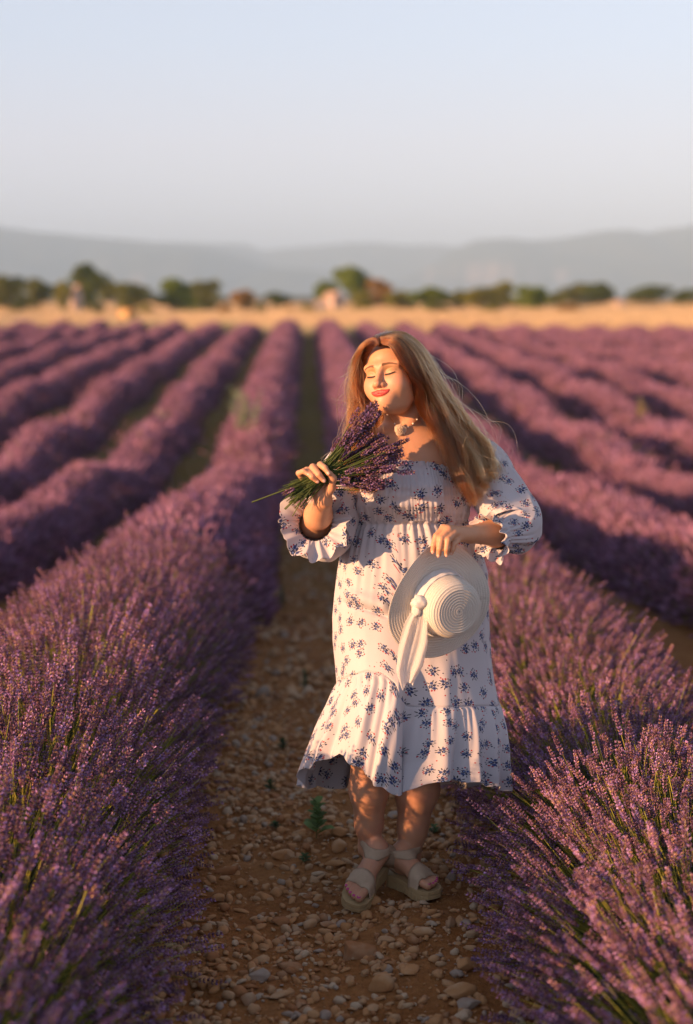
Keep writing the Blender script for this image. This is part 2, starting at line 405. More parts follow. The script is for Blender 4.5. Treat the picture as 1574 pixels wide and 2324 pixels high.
def stones():
    # 300 countable stones of the path as pieces, smaller gravel as one mass
    r = np.random.default_rng(3); n = 0
    FEET = [(0.17, 4.97, .16), (0.35, 4.97, .16)]
    P = []
    while len(P) < 280:
        y = 2.75 + 4.6*r.random()**1.25; x = r.uniform(-0.55, 0.85); s = r.uniform(0.018, 0.034)*(0.8+0.5*r.random()**3)
        if np.any((sp_xy[:, 0]-x)**2+(sp_xy[:, 1]-y)**2 < (sp_xy[:, 2]*0.8+s)**2): continue
        if any((a-x)**2+(b-y)**2 < (c)**2 for a, b, c in FEET): continue
        if P and min((q[0]-x)**2+(q[1]-y)**2-(q[2]*.7+s*.7)**2 for q in P) < 0: continue
        P.append((x, y, s))
    for x, y, s in P:
        z = float(ground_z(np.array(x), np.array(y)))
        o = link('stone', STONES[r.integers(8)], PATH, (x, y, z+s*0.12))
        o.scale = (s, s*r.uniform(.75, 1.1), s*r.uniform(.7, 1.1)); o.rotation_euler = (r.normal()*.2, r.normal()*.2, r.uniform(0, 6.3))
    N = 36000
    y = np.where(r.random(N) < .78, 2.6+5.5*r.random(N), 8+14*r.random(N)**1.3); x = r.uniform(-0.75, 1.1, N)
    dens = n2(x, y, 1.6, 5, 3); keep = r.random(N) < np.clip(0.62+dens*0.9, 0.12, 1.0)
    x, y = x[keep], y[keep]; N = len(x)
    s = 0.004+0.019*r.random(N)**2.1; s = np.where(y > 8, s*2.0, s)
    for a, b, c in FEET: s = np.where((x-a)**2+(y-b)**2 < .12**2, s*.5, s)
    z = ground_z(x, y) + s*0.15
    D = np.stack([r.normal(0, .35, N), r.normal(0, .35, N), np.ones(N)], -1)
    Rm = spin(frames(D), r.uniform(0, 6.28, N))
    scatter('gravel', PATH, np.stack([x, y, z], -1), Rm, np.stack([s, s*r.uniform(.7, 1.1, N), s*r.uniform(.7, 1.2, N)], -1), r.integers(0, 8, N), STONE_OBS, kind='stuff')
stones()

# ------------------------------------------------------------------ lavender
C_STEM = np.array([0.36, 0.34, 0.06]); C_LEAF = np.array([0.085, 0.115, 0.04])
def flower_head(B, base, T, X, length, r, detail=1.0, bl=1.0):
    """whorls of florets round an axis. base, T (axis), X (side)"""
    Yv = np.cross(T, X); nw = max(4, int(7*detail))
    gaps = np.linspace(0, 1, nw)
    for k, g in enumerate(gaps):
        env = 0.62+0.5*math.sin(math.pi*(0.15+0.8*g)); c = base + T*(length*g*(1 if k else -0.12))
        nf = 6 if detail >= 1 else 4
        for j in range(nf):
            a = 2*math.pi*(j+0.5*(k % 2))/nf + r.uniform(-.25, .25)
            d = (X*math.cos(a)+Yv*math.sin(a)); rad = 0.0078*env*bl*r.uniform(.8, 1.2)
            tip = c + d*rad + T*0.0055*r.uniform(.6, 1.4); w = 0.0031*bl
            s_ = np.cross(T, d)
            open_ = r.random() < 0.30
            col = np.array([0.52, 0.31, 0.60])*r.uniform(.8, 1.2) if open_ else (np.array([0.29, 0.140, 0.225])*r.uniform(.6, 1.3) if r.random() < .72 else np.array([0.52, 0.31, 0.20]))
            V = [c+d*0.001, c+d*rad*.6+s_*w-T*.0005, c+d*rad*.6-s_*w-T*.0005, c+d*rad*.55+T*.006, tip+(d*.0015 if open_ else 0)]
            B.add(V, None, [(0, 2, 4), (0, 4, 1), (1, 4, 3), (2, 3, 4), (0, 1, 2)], col)
def stalk_mesh(seed, bend, L=0.46, detail=1.0, head=0.058, name='flower_stalk', head_on=True):
    r = np.random.default_rng(seed); B = Buf()
    t = np.linspace(0, 1, 6); pts = np.stack([bend*t**2*L, 0.01*np.sin(t*3+seed), L*t], -1)
    V, q, tt = tube(pts, np.linspace(0.0014, 0.0009, 6), 3, False); B.add(V, q, None, C_STEM*r.uniform(.8, 1.2))
    T = pts[-1]-pts[-2]; T /= np.linalg.norm(T); X = np.cross(T, [0, 1, 0]); X /= np.linalg.norm(X)
    if head_on: flower_head(B, pts[-1], T, X, head*r.uniform(.8, 1.25), r, detail)
    for k in range(3):                                   # small leaf pairs low on the stalk
        p = pts[0]*(1-.15*k)+pts[2]*(.15*k+.0); a = r.uniform(0, 6.28)
        d = np.array([math.cos(a)*.5, math.sin(a)*.5, .85]); s_ = np.array([-math.sin(a), math.cos(a), 0])*.0017
        l = r.uniform(.04, .09); B.add([p-s_, p+s_, p+d*l*.6+s_, p+d*l*.6-s_, p+d*l], [(0, 1, 2, 3)], [(3, 2, 4)], C_LEAF*r.uniform(.7, 1.4))
    return B.mesh(name, [M_LAV], False)
STALKS = [stalk_mesh(10+i, b) for i, b in enumerate([0.05, 0.12, 0.0, 0.2, 0.08, 0.15])]
def leaf_tuft(seed):
    r = np.random.default_rng(seed); B = Buf()
    for k in range(9):
        a = r.uniform(0, 6.28); d = np.array([math.cos(a)*r.uniform(.1, .5), math.sin(a)*.4, 1.0]); d /= np.linalg.norm(d)
        p = np.array([r.normal(0, .012), r.normal(0, .012), 0]); s_ = np.cross(d, r.normal(size=3)); s_ = s_/np.linalg.norm(s_)*.0016
        l = r.uniform(.2, .40); c = (C_STEM*r.uniform(.5, 1.0) if k % 2 else C_LEAF*r.uniform(.7, 1.5)); up = np.array([0.02*r.normal(), 0.02*r.normal(), 0])
        B.add([p-s_, p+s_, p+d*l*.6+s_+up, p+d*l*.6-s_+up, p+d*l], [(0, 1, 2, 3)], [(3, 2, 4)], c)
    return B.mesh('leaves', [M_LAV], False)
LEAF_OBS = [bpy.data.objects.new('leaf_source', leaf_tuft(s)) for s in (1, 2, 3)]
STALK_OBS = [bpy.data.objects.new('stalk_source', m) for m in STALKS] + LEAF_OBS
def clump_mesh(seed, n=14, spread=.06, fat=1.15):
    """a few dozen flower heads on short stalks, for plants in the middle distance"""
    r = np.random.default_rng(seed); B = Buf()
    for i in range(n):
        x, y = r.normal(0, spread, 2); z = r.normal(0, .035); d = np.array([x*2+r.normal(0, .12), y*2+r.normal(0, .12), 1.0]); d /= np.linalg.norm(d)
        L = .05*fat*r.uniform(.8, 1.2); w = .007*fat
        base = np.array([x, y, z]); X = np.cross(d, [0, 1, 0]); X /= np.linalg.norm(X); Yv = np.cross(d, X)
        c = np.array([0.26, 0.125, 0.205])*r.uniform(.6, 1.5) if r.random() < .8 else np.array([0.42, 0.24, 0.40])
        V = [base] + [base+d*L*.4+(X*math.cos(a)+Yv*math.sin(a))*w for a in (0, 2.1, 4.2)] + [base+d*L]
        B.add(V, None, [(0, 2, 1), (0, 3, 2), (0, 1, 3), (4, 1, 2), (4, 2, 3), (4, 3, 1)], c)
        s_ = X*.0016*fat; B.add([base-s_, base+s_, base-d*.12], None, [(0, 1, 2)], C_STEM*r.uniform(.6, 1.1))
    return B.mesh('flower_clump', [M_LAV], False)
CLUMP_OBS = [bpy.data.objects.new('clump_source', clump_mesh(s)) for s in range(5)]
CLUMP_FAR = [bpy.data.objects.new('clump_source', clump_mesh(s, 14, .11, 2.0)) for s in range(20, 24)]

ROWS = list(range(-10, 13))
def row_x(k): return (-0.88 - 1.8*(-1-k)) if k < 0 else (1.04 + 1.8*k)
def row_shape(k, y):
    """half width and height of the row's dome at distance y"""
    y = np.asarray(y, float)
    h = 0.60 + 0.05*n2(y, np.full_like(y, k*7.7), 0.9, k, 2) + (0.14 if k < 0 else 0.09)*n2(y, np.full_like(y, k*3.3), 0.30, 4, 2)*np.clip((y-8)/6, 0, 1)
    w = (0.53 if k == -1 else 0.56) - (0.21 if k < -1 else 0.18 if k > 0 else 0) - 0.07*(k in (-1, 0))*np.clip((y-12)/8, 0, 1) + 0.04*n2(y, np.full_like(y, k*5.1), 1.1, k+40, 2) + 0.02*np.clip((y-20)/30, 0, 1)
    if k == 0: h = h - 0.17*np.clip((11-y)/3, 0, 1)
    if k < -1: h = h - 0.14
    if k > 0: h = h - 0.08
    if k == -2: h = h - 0.12*np.clip((16-y)/5, 0, 1)
    return w, h
def dome(k, y, phi, f=1.0, sc=1.0):
    w, h = row_shape(k, y); x = row_x(k) + f*w*np.sin(phi)*sc
    zc = 0.06
    z = gz(np.full_like(y, row_x(k)), y)+zc + f*(h-zc)*np.clip(np.cos(phi), -.12, 1)**1.0*sc
    return x, z
LAB = {-1: 'nearest lavender row on the left, its sunlit top in soft pink and mauve', 0: 'nearest lavender row on the right, brushing the hem of the dress'}
ordn = ['', 'second', 'third', 'fourth', 'fifth', 'sixth', 'seventh', 'eighth', 'ninth', 'tenth', 'eleventh', 'twelfth', 'thirteenth']
def build_row(k):
    r = np.random.default_rng(100+k); rx = row_x(k)
    side = 'left' if k < 0 else 'right'; n = -k if k < 0 else k+1
    lab = LAB.get(k) or f'{ordn[n-1]} lavender row counting outward from the path on the {side} side'
    if k not in LAB and n > 1: lab = f'lavender row, {ordn[n-1]} from the path on the {side} side'
    root = empty('lavender_row', (rx, 5 if k in (-1, 0) else 30, 0), label=lab, category='lavender row', group='long rows of lavender across the field')
    root.location = (0, 0, 0)
    tl = (697/FPX)*1.18 if k < 0 else (877/FPX)*1.15
    y0 = 1.6 if k in (-1, 0) else max(2.2, (abs(rx)-0.8)/tl*0.9 - 1)
    y1 = FIELD_END - 1.0 + 1.0*r.random()
    # inner foliage mass
    ys = np.concatenate([np.arange(y0, min(y1, 14), .12), np.arange(max(y0, 14), y1, .35), [y1]]); ph = np.linspace(-1.68, 1.68, 15)
    Yg, Pg = np.meshgrid(ys, ph, indexing='ij')
    x, z = dome(k, Yg.ravel(), Pg.ravel(), 0.66); jit = 0.05*fbm(np.stack([x*4, Yg.ravel()*4, z*4], -1), 2)
    endf = np.clip((Yg.ravel()-y0)/.5, 0.02, 1)*np.clip((y1-Yg.ravel())/.5, .02, 1)
    gzr = gz(np.full_like(x, rx), Yg.ravel()); x = rx+(x-rx)*(1+jit)*endf**.5; z = gzr - .03 + (z-gzr)*(1+jit)*endf**.5
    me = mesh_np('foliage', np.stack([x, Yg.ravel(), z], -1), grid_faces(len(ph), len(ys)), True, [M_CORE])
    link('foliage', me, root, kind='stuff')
    # near: single stalks
    P, D, S, I, = [], [], [], []
    near_end = 11.0
    objs = []
    if k in (-1, 0):
        N = 25000
        t = r.random(N); y = 1.7 + (near_end-1.7)*t
        keep = r.random(N) < np.clip(1.35-(y-1.7)/16, .4, 1); y = y[keep]; N = len(y)
        phi = r.uniform(-1.62, 1.62, N); f = 1 - 0.34*r.random(N)**1.3 + 0.05*r.normal(size=N)
        leaf = r.random(N) < 0.16
        w, h = row_shape(k, y)
        # plants sit every ~45 cm; stalks fan out from each plant's heart
        cy = np.round((y+.1*k)/.42)*.42 - .1*k + r.normal(0, .04, N)
        tip = np.stack([rx + f*w*1.06*np.sin(phi), y + .10*r.normal(size=N), gz(np.full(N, rx), y) + .05 + f*(h)*np.clip(np.cos(phi), -.03, 1)**.9], -1)
        stray = r.random(N) < .035; tip[stray] += np.stack([.04*np.sin(phi[stray]), r.normal(0, .03, stray.sum()), .07*np.cos(phi[stray])+.01], -1)
        base = np.stack([rx + .16*np.sin(phi) + r.normal(0, .03, N), cy, gz(np.full(N, rx), cy)+.05+.06*r.random(N)], -1)
        d = tip-base; Ln = np.linalg.norm(d, axis=1); s = Ln/0.50; s = np.clip(s, .5, 1.35)
        # keep heads at true size: shift the base outwards instead of stretching
        s2 = np.clip(s, .82, 1.15); base = tip - d/Ln[:, None]*(0.50*s2)[:, None]
        s2 = np.where(leaf, s2*.95, s2)
        idx = np.where(leaf, 6+r.integers(0, 3, N), r.integers(0, 6, N))
        Rm = frames(d + np.array([0, 0, -.05]))
        Rm = np.where((np.abs(phi) < .6)[:, None, None], spin(Rm, r.uniform(0, 6.28, N)), Rm)
        # the stalks that show largest are single pieces
        score = (y-4.6)**2 + np.where(leaf, 99, 0) + 3*(np.abs(tip[:, 0]-.15) > 1.0) + r.random(N)*2.5
        big = np.argsort(score)[:150]
        for b in big:
            o = link('flower_stalk', STALKS[idx[b]], root); m = Matrix([list(Rm[b][i]) for i in range(3)]).to_4x4()
            m.translation = Vector(base[b]); o.matrix_local = m @ Matrix.Scale(float(s2[b]), 4)
        rest = np.ones(N, bool); rest[big] = False
        scatter('flower_stalks', root, base[rest], Rm[rest], s2[rest], idx[rest], STALK_OBS, kind='stuff')
    # middle distance: clumps of heads
    def clumps(a, b, per_m, src, nm, sc):
        a = max(a, y0)
        if b <= a+.1: return
        N = int((b-a)*per_m); y = r.uniform(a, b, N); phi = r.uniform(-1.6, 1.6, N); f = r.normal(.99, .035, N)
        endf = np.clip((y-y0+.2)/.5, 0.1, 1)**.5 if y0 > 2.5 else 1
        w, h = row_shape(k, y)
        x = rx + f*w*np.sin(phi)*endf; z = gz(np.full(N, rx), y)+.05+f*(h-.03)*np.clip(np.cos(phi), -.03, 1)**.9*endf
        d = np.stack([np.sin(phi)*1.0, r.normal(0, .2, N), np.cos(phi)*.8+.35], -1)
        scatter(nm, root, np.stack([x, y, z], -1), spin(frames(d), r.uniform(0, 6.28, N)), r.uniform(.8, 1.25, N)*sc, r.integers(0, len(src), N), src, kind='stuff')
    if k in (-1, 0): clumps(10.6, 24, 300, CLUMP_OBS, 'flower_clumps', 1.0)
    else: clumps(2, 24, 240 if n < 4 else 160, CLUMP_OBS, 'flower_clumps', 1.05)
    clumps(23.5, y1, 85, CLUMP_FAR, 'far_flower_clumps', 1.0)
for k in ROWS: build_row(k)
# ------------------------------------------------------------------ mountains
def mat_mountain():
    s = Nodes('mountain_slope'); p = s.pos(); a = s.attr('col').outputs['Color']
    n = s.noise(0.012, 5, 0.6, p)
    c = s.ramp(n, [(0.3, (0.035, 0.055, 0.03)), (0.55, (0.07, 0.085, 0.045)), (0.75, (0.14, 0.12, 0.08))])
    c = s.mix(s.math('MULTIPLY', a, s.ramp(s.noise(0.03, 3, 0.6, p), [(0.35, (0.4, .4, .4)), (0.6, (1, 1, 1))])), c, (0.75, 0.52, 0.38, 1))
    return s.set(Base_Color=c, Roughness=0.95, Specular_IOR_Level=0.0)
M_MOUNT = mat_mountain()
def mountain(name, prof, Y, depth, seed, label, cliffs=()):
    u = np.array([p[0] for p in prof], float); v = np.array([p[1] for p in prof], float)
    uu = np.linspace(-500, 2100, 300); vt = np.interp(uu, u, v) + 3.0*n2(uu, uu*0, 0.02, seed, 4)
    nv = 60; V = []; C = []
    T = np.linspace(0, 1, nv)
    for j, t in enumerate(T):
        y = Y + depth*t
        base = 680; env = np.sin(np.clip(t*1.25, 0, 1)*np.pi/2)**1.0 if t <= .8 else 1-(t-.8)*1.5
        for i in range(len(uu)):
            x = (uu[i]-697)/FPX*(Y+depth*.8)
            h = (670-vt[i])/FPX*(Y+depth*.8)
            V.append((x, y, h*env))
    V = np.array(V); rel = 1-np.abs(V[:, 2].reshape(nv, -1)/np.maximum(V[:, 2].reshape(nv, -1).max(0), 1)*2-1)
    rdg = np.abs(fbm(np.stack([V[:, 0]/520, V[:, 1]/900, V[:, 0]*0+seed], -1), 4))
    V[:, 2] += (rel.ravel()*(rdg-.35)*0.55*V[:, 2].max()*0.6)
    V[:, 2] = np.where(V[:, 2] < 0, -1.0, V[:, 2]) - 0.6
    pu = 697+V[:, 0]/V[:, 1]*FPX; pv = 670-V[:, 2]/V[:, 1]*FPX
    c = np.zeros(len(V))
    for (u0, u1, v0, v1, f) in cliffs:
        m = np.exp(-((pu-(u0+u1)/2)/((u1-u0)/2))**4-((pv-(v0+v1)/2)/((v1-v0)/2))**4)
        st = np.clip(0.5+1.6*n2(pu, pv*0.25, 0.045, seed+9, 2), 0, 1); c = np.maximum(c, m*st*f)
        V[:, 1] += -0*m
    me = mesh_np(name, V, grid_faces(len(uu), nv), True, [M_MOUNT]); set_col(me, np.repeat(c[:, None], 3, 1))
    return link(name, me, kind='structure', label=label)
mountain('mountains', [(-600, 520), (0, 515), (100, 528), (200, 538), (300, 548), (400, 556), (480, 562), (560, 585), (640, 612), (760, 640), (900, 640), (980, 600), (1010, 575), (1080, 548), (1130, 545), (1200, 549), (1290, 536), (1400, 523), (1460, 529), (1574, 511), (2200, 515)],
         5200, 1500, 2.0, 'nearer mountain range with pale cliffs under the hazy sky', [(965, 1010, 605, 650, .5), (1030, 1190, 598, 645, .6), (1205, 1300, 612, 645, .55), (300, 345, 622, 645, .5)])
mountain('far_mountains', [(-600, 560), (300, 560), (430, 550), (480, 553), (560, 555), (600, 568), (680, 562), (740, 558), (800, 555), (870, 552), (930, 558), (1000, 556), (1100, 570), (1400, 570), (2200, 560)],
         6900, 1100, 5.0, 'farther, fainter mountain ridge closing the horizon', [(480, 590, 592, 625, .9), (740, 800, 600, 625, .3)])

# ------------------------------------------------------------------ dry grass field and hay
def mat_plain(name, col, rough=0.9, var=0.4, scale=5.0):
    s = Nodes(name); n = s.noise(scale, 4, 0.6, s.pos())
    c = s.mix(s.math('MULTIPLY', n, var*2, clamp=True), (*col, 1), (col[0]*.55, col[1]*.5, col[2]*.45, 1))
    return s.set(Base_Color=c, Roughness=rough, Specular_IOR_Level=0.2)
def mat_grass(name):
    s = Nodes(name); a = s.attr('col').outputs['Color']; r = s.rand()
    hs = s.n('ShaderNodeHueSaturation'); s.l(a, hs.inputs['Color']); s.l(s.math('ADD', s.math('MULTIPLY', r, 0.6), 0.7), hs.inputs['Value'])
    s.set(Base_Color=hs.outputs[0], Roughness=0.8, Specular_IOR_Level=0.2); s.translucent(hs.outputs[0], 0.3); return s.m
M_GRASS = mat_grass('dry_grass')
def grass_tuft(seed, n, h, col, spread, name):
    r = np.random.default_rng(seed); B = Buf()
    for i in range(n):
        p = np.array([r.normal(0, spread), r.normal(0, spread), 0]); a = r.uniform(0, 6.28); l = h*r.uniform(.5, 1.1)
        d = np.array([math.cos(a)*.3, math.sin(a)*.3, 1]); s_ = np.array([-math.sin(a), math.cos(a), 0])*h*.018
        B.add([p-s_, p+s_, p+d*l*.6+s_*.8, p+d*l*.6-s_*.8, p+d*l+np.array([.1*l*r.normal(), .1*l*r.normal(), -.04*l])], [(0, 1, 2, 3)], [(3, 2, 4)], np.array(col)*r.uniform(.7, 1.25))
    return B.mesh(name, [M_GRASS], False)
GT = [bpy.data.objects.new('tuft_source', grass_tuft(s, 26, .55, (0.66, 0.49, 0.29), .35, 'grass')) for s in range(3)]
PT = [bpy.data.objects.new('tuft_source', grass_tuft(s+9, 30, .6, (0.47, 0.42, 0.26), .22, 'grass')) for s in range(3)]
def field_grass():
    r = np.random.default_rng(8)
    N = 15000; y = 86 + 125*r.random(N)**1.4; x = (r.random(N)*2-1)*.245*y + .02*y
    keep = (x > -.02*y) | (n2(x, y, .05, 2, 2) > -.25); x, y = x[keep], y[keep]; N = len(x)
    s = np.clip(.7+.45*n2(x, y, .12, 3, 2), .35, 1.5)*(1+(y-86)/140)
    Rm = spin(frames(np.stack([r.normal(0, .1, N), r.normal(0, .1, N), np.ones(N)], -1)), r.uniform(0, 6.28, N))
    scatter('dry_grass', None, np.stack([x, y, gz(x, y)], -1), Rm, s, r.integers(0, 3, N), GT, kind='stuff', label='golden dry grass in the field beyond the lavender')
    N = 420; x = r.uniform(-19, 5, N); y = FIELD_END+.3+3.0*r.random(N); s = r.uniform(.6, 1.25, N)*np.clip(.9+.8*n2(x, y, .5, 3, 2), .3, 1.6)
    Rm = spin(frames(np.stack([r.normal(0, .1, N), r.normal(0, .1, N), np.ones(N)], -1)), r.uniform(0, 6.28, N))
    scatter('pale_weeds', None, np.stack([x, y, gz(x, y)], -1), Rm, s, r.integers(0, 3, N), PT, kind='stuff', label='pale weeds along the far end of the lavender rows')
field_grass()

# ------------------------------------------------------------------ trees
def mat_leaf():
    s = Nodes('tree_leaves'); a = s.attr('col').outputs['Color']; r = s.rand(); c = s.n('ShaderNodeObjectInfo').outputs['Color']
    m = s.mix(1.0, a, c, 'MULTIPLY'); s.set(Base_Color=m, Roughness=0.7, Specular_IOR_Level=0.15); s.translucent(m, 0.25); return s.m
M_LEAF = mat_leaf(); M_BARK = mat_plain('bark', (0.10, 0.07, 0.05), scale=12)
def crown_mesh(seed, wide=1.0, n=5000, gap=0.0):
    """leaf clumps spread through an uneven crown, unit half width, base at z=0, top near z=1.9"""
    r = np.random.default_rng(seed)
    nb = 11; cs = []
    for i in range(nb):
        a = r.uniform(0, 6.28); rr = r.uniform(0, .62)*(1 if i else 0); z = r.uniform(.30, 1.42) if i else 1.3
        cs.append((rr*math.cos(a), rr*math.sin(a), z, r.uniform(.26, .46)*(1.0 if z < 1.2 else .8)))
    cs = np.array(cs); k = r.integers(0, nb, n); d = r.normal(size=(n, 3)); d /= np.linalg.norm(d, axis=1)[:, None]
    rad = cs[k, 3]*(r.random(n)**.33)*(1+.28*fbm(d*2.1+k[:, None]*3.0, 2)); P = cs[k, :3] + d*rad[:, None]*np.array([1, 1, .85])
    P = P[P[:, 2] > .12]; n = len(P)
    nrm = r.normal(size=(n, 3)); nrm /= np.linalg.norm(nrm, axis=1)[:, None]; t = np.cross(nrm, r.normal(size=(n, 3))); t /= np.linalg.norm(t, axis=1)[:, None]; b = np.cross(nrm, t)
    s = r.uniform(.022, .055, n)[:, None]
    V = np.stack([P-t*s-b*s*.5, P+t*s*.2-b*s, P+t*s+b*s*.4, P-t*s*.3+b*s], 1).reshape(-1, 3)
    col = np.array([0.15, 0.165, 0.042])*(1+.45*r.normal(size=(n, 1))*.6); col = np.clip(col, .01, .4)
    me = mesh_np('crown', V, np.arange(4*n).reshape(-1, 4), False, [M_LEAF]); set_col(me, np.repeat(col, 4, 0)); return me
def trunk_mesh(seed):
    r = np.random.default_rng(seed); B = Buf()
    p = [np.array([0, 0, -.1]), np.array([.02, 0, .25]), np.array([-.02, .02, .6]), np.array([0, 0, 1.1])]
    V, q, t = tube(p, [.09, .07, .05, .015], 7); B.add(V, q, t)
    for i in range(6):
        a = r.uniform(0, 6.28); z = r.uniform(.2, .7); e = np.array([math.cos(a)*.5, math.sin(a)*.5, z+.45])
        s0 = np.array([0, 0, z]); V, q, t = tube([s0, (s0+e)/2+[0, 0, -.05], e], [.035, .022, .006], 5); B.add(V, q, t)
    return B.mesh('trunk', [M_BARK])
CROWNS = [crown_mesh(s) for s in range(6)]; TRUNKS = [trunk_mesh(s) for s in range(3)]
G_OL, G_DK, G_BR, G_YG, G_BN, G_PL = (1, 1, 1), (.62, .75, .62), (1.0, 1.25, .5), (1.5, 1.35, .9), (2.3, 1.25, 1.3), (1.6, 1.5, 1.5)
TREES = [ # u, top v, half width px, distance, tint, label
    (10, 632, 40, 150, G_OL, 'olive green tree cut by the left edge of the frame'),
    (86, 638, 38, 155, G_OL, 'broad olive green tree, second from the left edge of the frame'),
    (142, 642, 22, 160, G_YG, 'slim yellowish tree between the broad olive tree and the tall round tree'),
    (197, 606, 46, 165, G_DK, 'tall dark round tree behind the pink gable on the left'),
    (285, 646, 48, 150, G_OL, 'low spreading green tree behind the orange hay bale'),
    (392, 642, 48, 152, G_BR, 'bushy bright green tree, first right of the hay bale'),
    (468, 642, 36, 160, G_OL, 'green tree with a tall loose top on the left half, last before the gap'),
    (560, 662, 28, 158, G_BN, 'small brown dry tree left of centre'),
    (630, 680, 26, 170, G_DK, 'low dark green bush alone in the gap left of centre'),
    (736, 642, 27, 190, G_BR, 'small green tree standing left of the pale farmhouse'),
    (806, 613, 42, 180, G_BR, 'tallest green tree of the middle, rising over the farmhouse'),
    (862, 642, 34, 175, G_BN, 'reddish brown tree right of the tallest middle tree'),
    (826, 672, 22, 150, G_YG, 'little yellow green bush below the tallest middle tree'),
    (905, 664, 36, 155, G_YG, 'low yellow green bush beside the reddish brown tree'),
    (980, 655, 40, 150, G_BR, 'bright green rounded bush, first of the hedge line right of her head'),
    (1045, 662, 32, 158, G_OL, 'olive bush next to the bright rounded bush'),
    (1092, 656, 30, 156, G_YG, 'yellowish loose tree in the middle of the right hedge line'),
    (1146, 648, 36, 160, G_PL, 'pale loose tree rising above the right hedge line'),
    (1206, 654, 38, 150, G_BR, 'bright green broad bush closing the right hedge line'),
    (1262, 668, 26, 170, G_OL, 'low dull bush between the hedge line and the paired dark trees'),
    (1312, 646, 34, 175, G_OL, 'left one of the paired dark trees on the right'),
    (1364, 646, 36, 172, G_DK, 'right one of the paired dark trees on the right'),
    (1470, 652, 46, 185, G_DK, 'wide dark flat topped tree standing alone on the right'),
    (1556, 662, 34, 180, G_DK, 'dark low tree cut by the right edge of the frame'),
    (-70, 640, 45, 160, G_OL, 'tree beyond the left edge of the frame'),
]
for i, (u, vt, hw, Y, tint, lab) in enumerate(TREES):
    if u < -50: continue
    p = W(u, 700, Y); gzv = float(gz(p.x, p.y)); top = W(u, vt, Y).z; H = max(1.2, (top-gzv)/1.48); Wd = hw/FPX*Y*1.55
    root = empty('tree', (p.x, p.y, gzv), label=lab, category='tree', group='trees along the edge of the fields')
    c = link('crown', CROWNS[i % 6], root); c.scale = (Wd, Wd, H); c.rotation_euler.z = i*1.3; c.color = (*tint, 1)
    t = link('trunk', TRUNKS[i % 3], root); t.scale = (Wd*.9, Wd*.9, H); t.rotation_euler.z = i
SHRUBS = [(225, 688, 20), (335, 690, 22), (512, 690, 16), (595, 688, 22), (700, 690, 22), (655, 694, 14), (1000, 690, 30), (1120, 690, 30), (1290, 690, 24), (40, 688, 26)]
slab = ['between the tall round tree and the low spreading tree', 'between hay bale and bushy bright tree', 'at the foot of the last left tree', 'right of the small brown dry tree', 'left of the small green farmhouse tree', 'alone in the central gap of the tree line',
        'in front of the bright rounded bush', 'in front of the yellowish loose tree', 'left of the paired dark trees', 'at the far left of the tree line']
for i, ((u, vt, hw), sl) in enumerate(zip(SHRUBS, slab)):
    Y = 140; p = W(u, 700, Y); gzv = float(gz(p.x, p.y)); top = W(u, vt, Y).z; Wd = hw/FPX*Y*1.2; H = max(.5, (top-gzv)/1.5)
    o = link('shrub', CROWNS[(i+2) % 6], None, (p.x, p.y, gzv-.12*H), label='low shrub '+sl, category='shrub', group='low shrubs below the tree line')
    o.scale = (Wd, Wd, H); o.rotation_euler.z = i; o.color = (*(G_OL, G_YG, G_BN)[i % 3], 1)

# ------------------------------------------------------------------ small buildings
M_PLASTER = mat_plain('pink_plaster', (0.60, 0.44, 0.36), var=.2, scale=2); M_WHITE = mat_plain('pale_render', (0.72, 0.60, 0.52), var=.15, scale=2)
M_ROOF = mat_plain('clay_tiles', (0.46, 0.33, 0.26), var=.4, scale=6); M_GLASSD = mat_plain('dark_window', (0.03, 0.03, 0.035), .2, .1)
def boxv(x0, x1, y0, y1, z0, z1):
    V = np.array([(x, y, z) for z in (z0, z1) for y in (y0, y1) for x in (x0, x1)], float)
    return V, np.array([(0, 2, 3, 1), (4, 5, 7, 6), (0, 1, 5, 4), (2, 6, 7, 3), (0, 4, 6, 2), (1, 3, 7, 5)])
def house(u, v0, v1, wpx, Y, depth, mat, label, rz=0.35, roof=.35, wins=2):
    p = W(u, v0, Y); z0 = float(gz(p.x, p.y)); H = W(u, v1, Y).z - z0; w = wpx/FPX*Y/2
    root = empty('house', (p.x, p.y, z0), label=label, category='house'); root.rotation_euler.z = rz
    B = Buf(); V, q = boxv(-w, w, -depth/2, depth/2, -.3, H*(1-roof)); B.add(V, q)
    hz = H*(1-roof); B.add([(-w, -depth/2, hz), (w, -depth/2, hz), (0, -depth/2, H*.97), (-w, depth/2, hz), (w, depth/2, hz), (0, depth/2, H*.97)], None, [(0, 1, 2), (4, 3, 5)])
    link('wall', B.mesh('wall', [mat], False), root)
    B = Buf(); e = w*1.12; d = depth/2*1.06; t = .12
    for s in (-1, 1):
        V = np.array([(s*e, -d, hz-.1), (s*e, d, hz-.1), (0, d, H), (0, -d, H)]); V2 = V+[0, 0, t]
        B.add(np.vstack([V, V2]), [(0, 1, 2, 3), (4, 7, 6, 5), (0, 4, 5, 1), (0, 3, 7, 4), (1, 5, 6, 2)])
    link('roof', B.mesh('roof', [M_ROOF], False), root)
    for i in range(wins):
        x = (i-(wins-1)/2)*w*.9; V, q = boxv(x-w*.13, x+w*.13, -depth/2-.03, -depth/2+.1, hz*.35, hz*.75)
        B = Buf(); B.add(V, q); link('window', B.mesh('window', [M_GLASSD], False), root)
house(176, 700, 650, 15, 158, 1.3, M_PLASTER, 'narrow pink gabled hut lit by the sun in front of the tall round tree', .5, .45, 1)
house(757, 704, 664, 26, 165, 2.6, M_PLASTER, 'pale pink farmhouse below the tallest middle tree', .4, .3, 2)
house(724, 704, 684, 20, 160, 1.6, M_WHITE, 'small whitish outbuilding left of the pale pink farmhouse', .2, .25, 1)
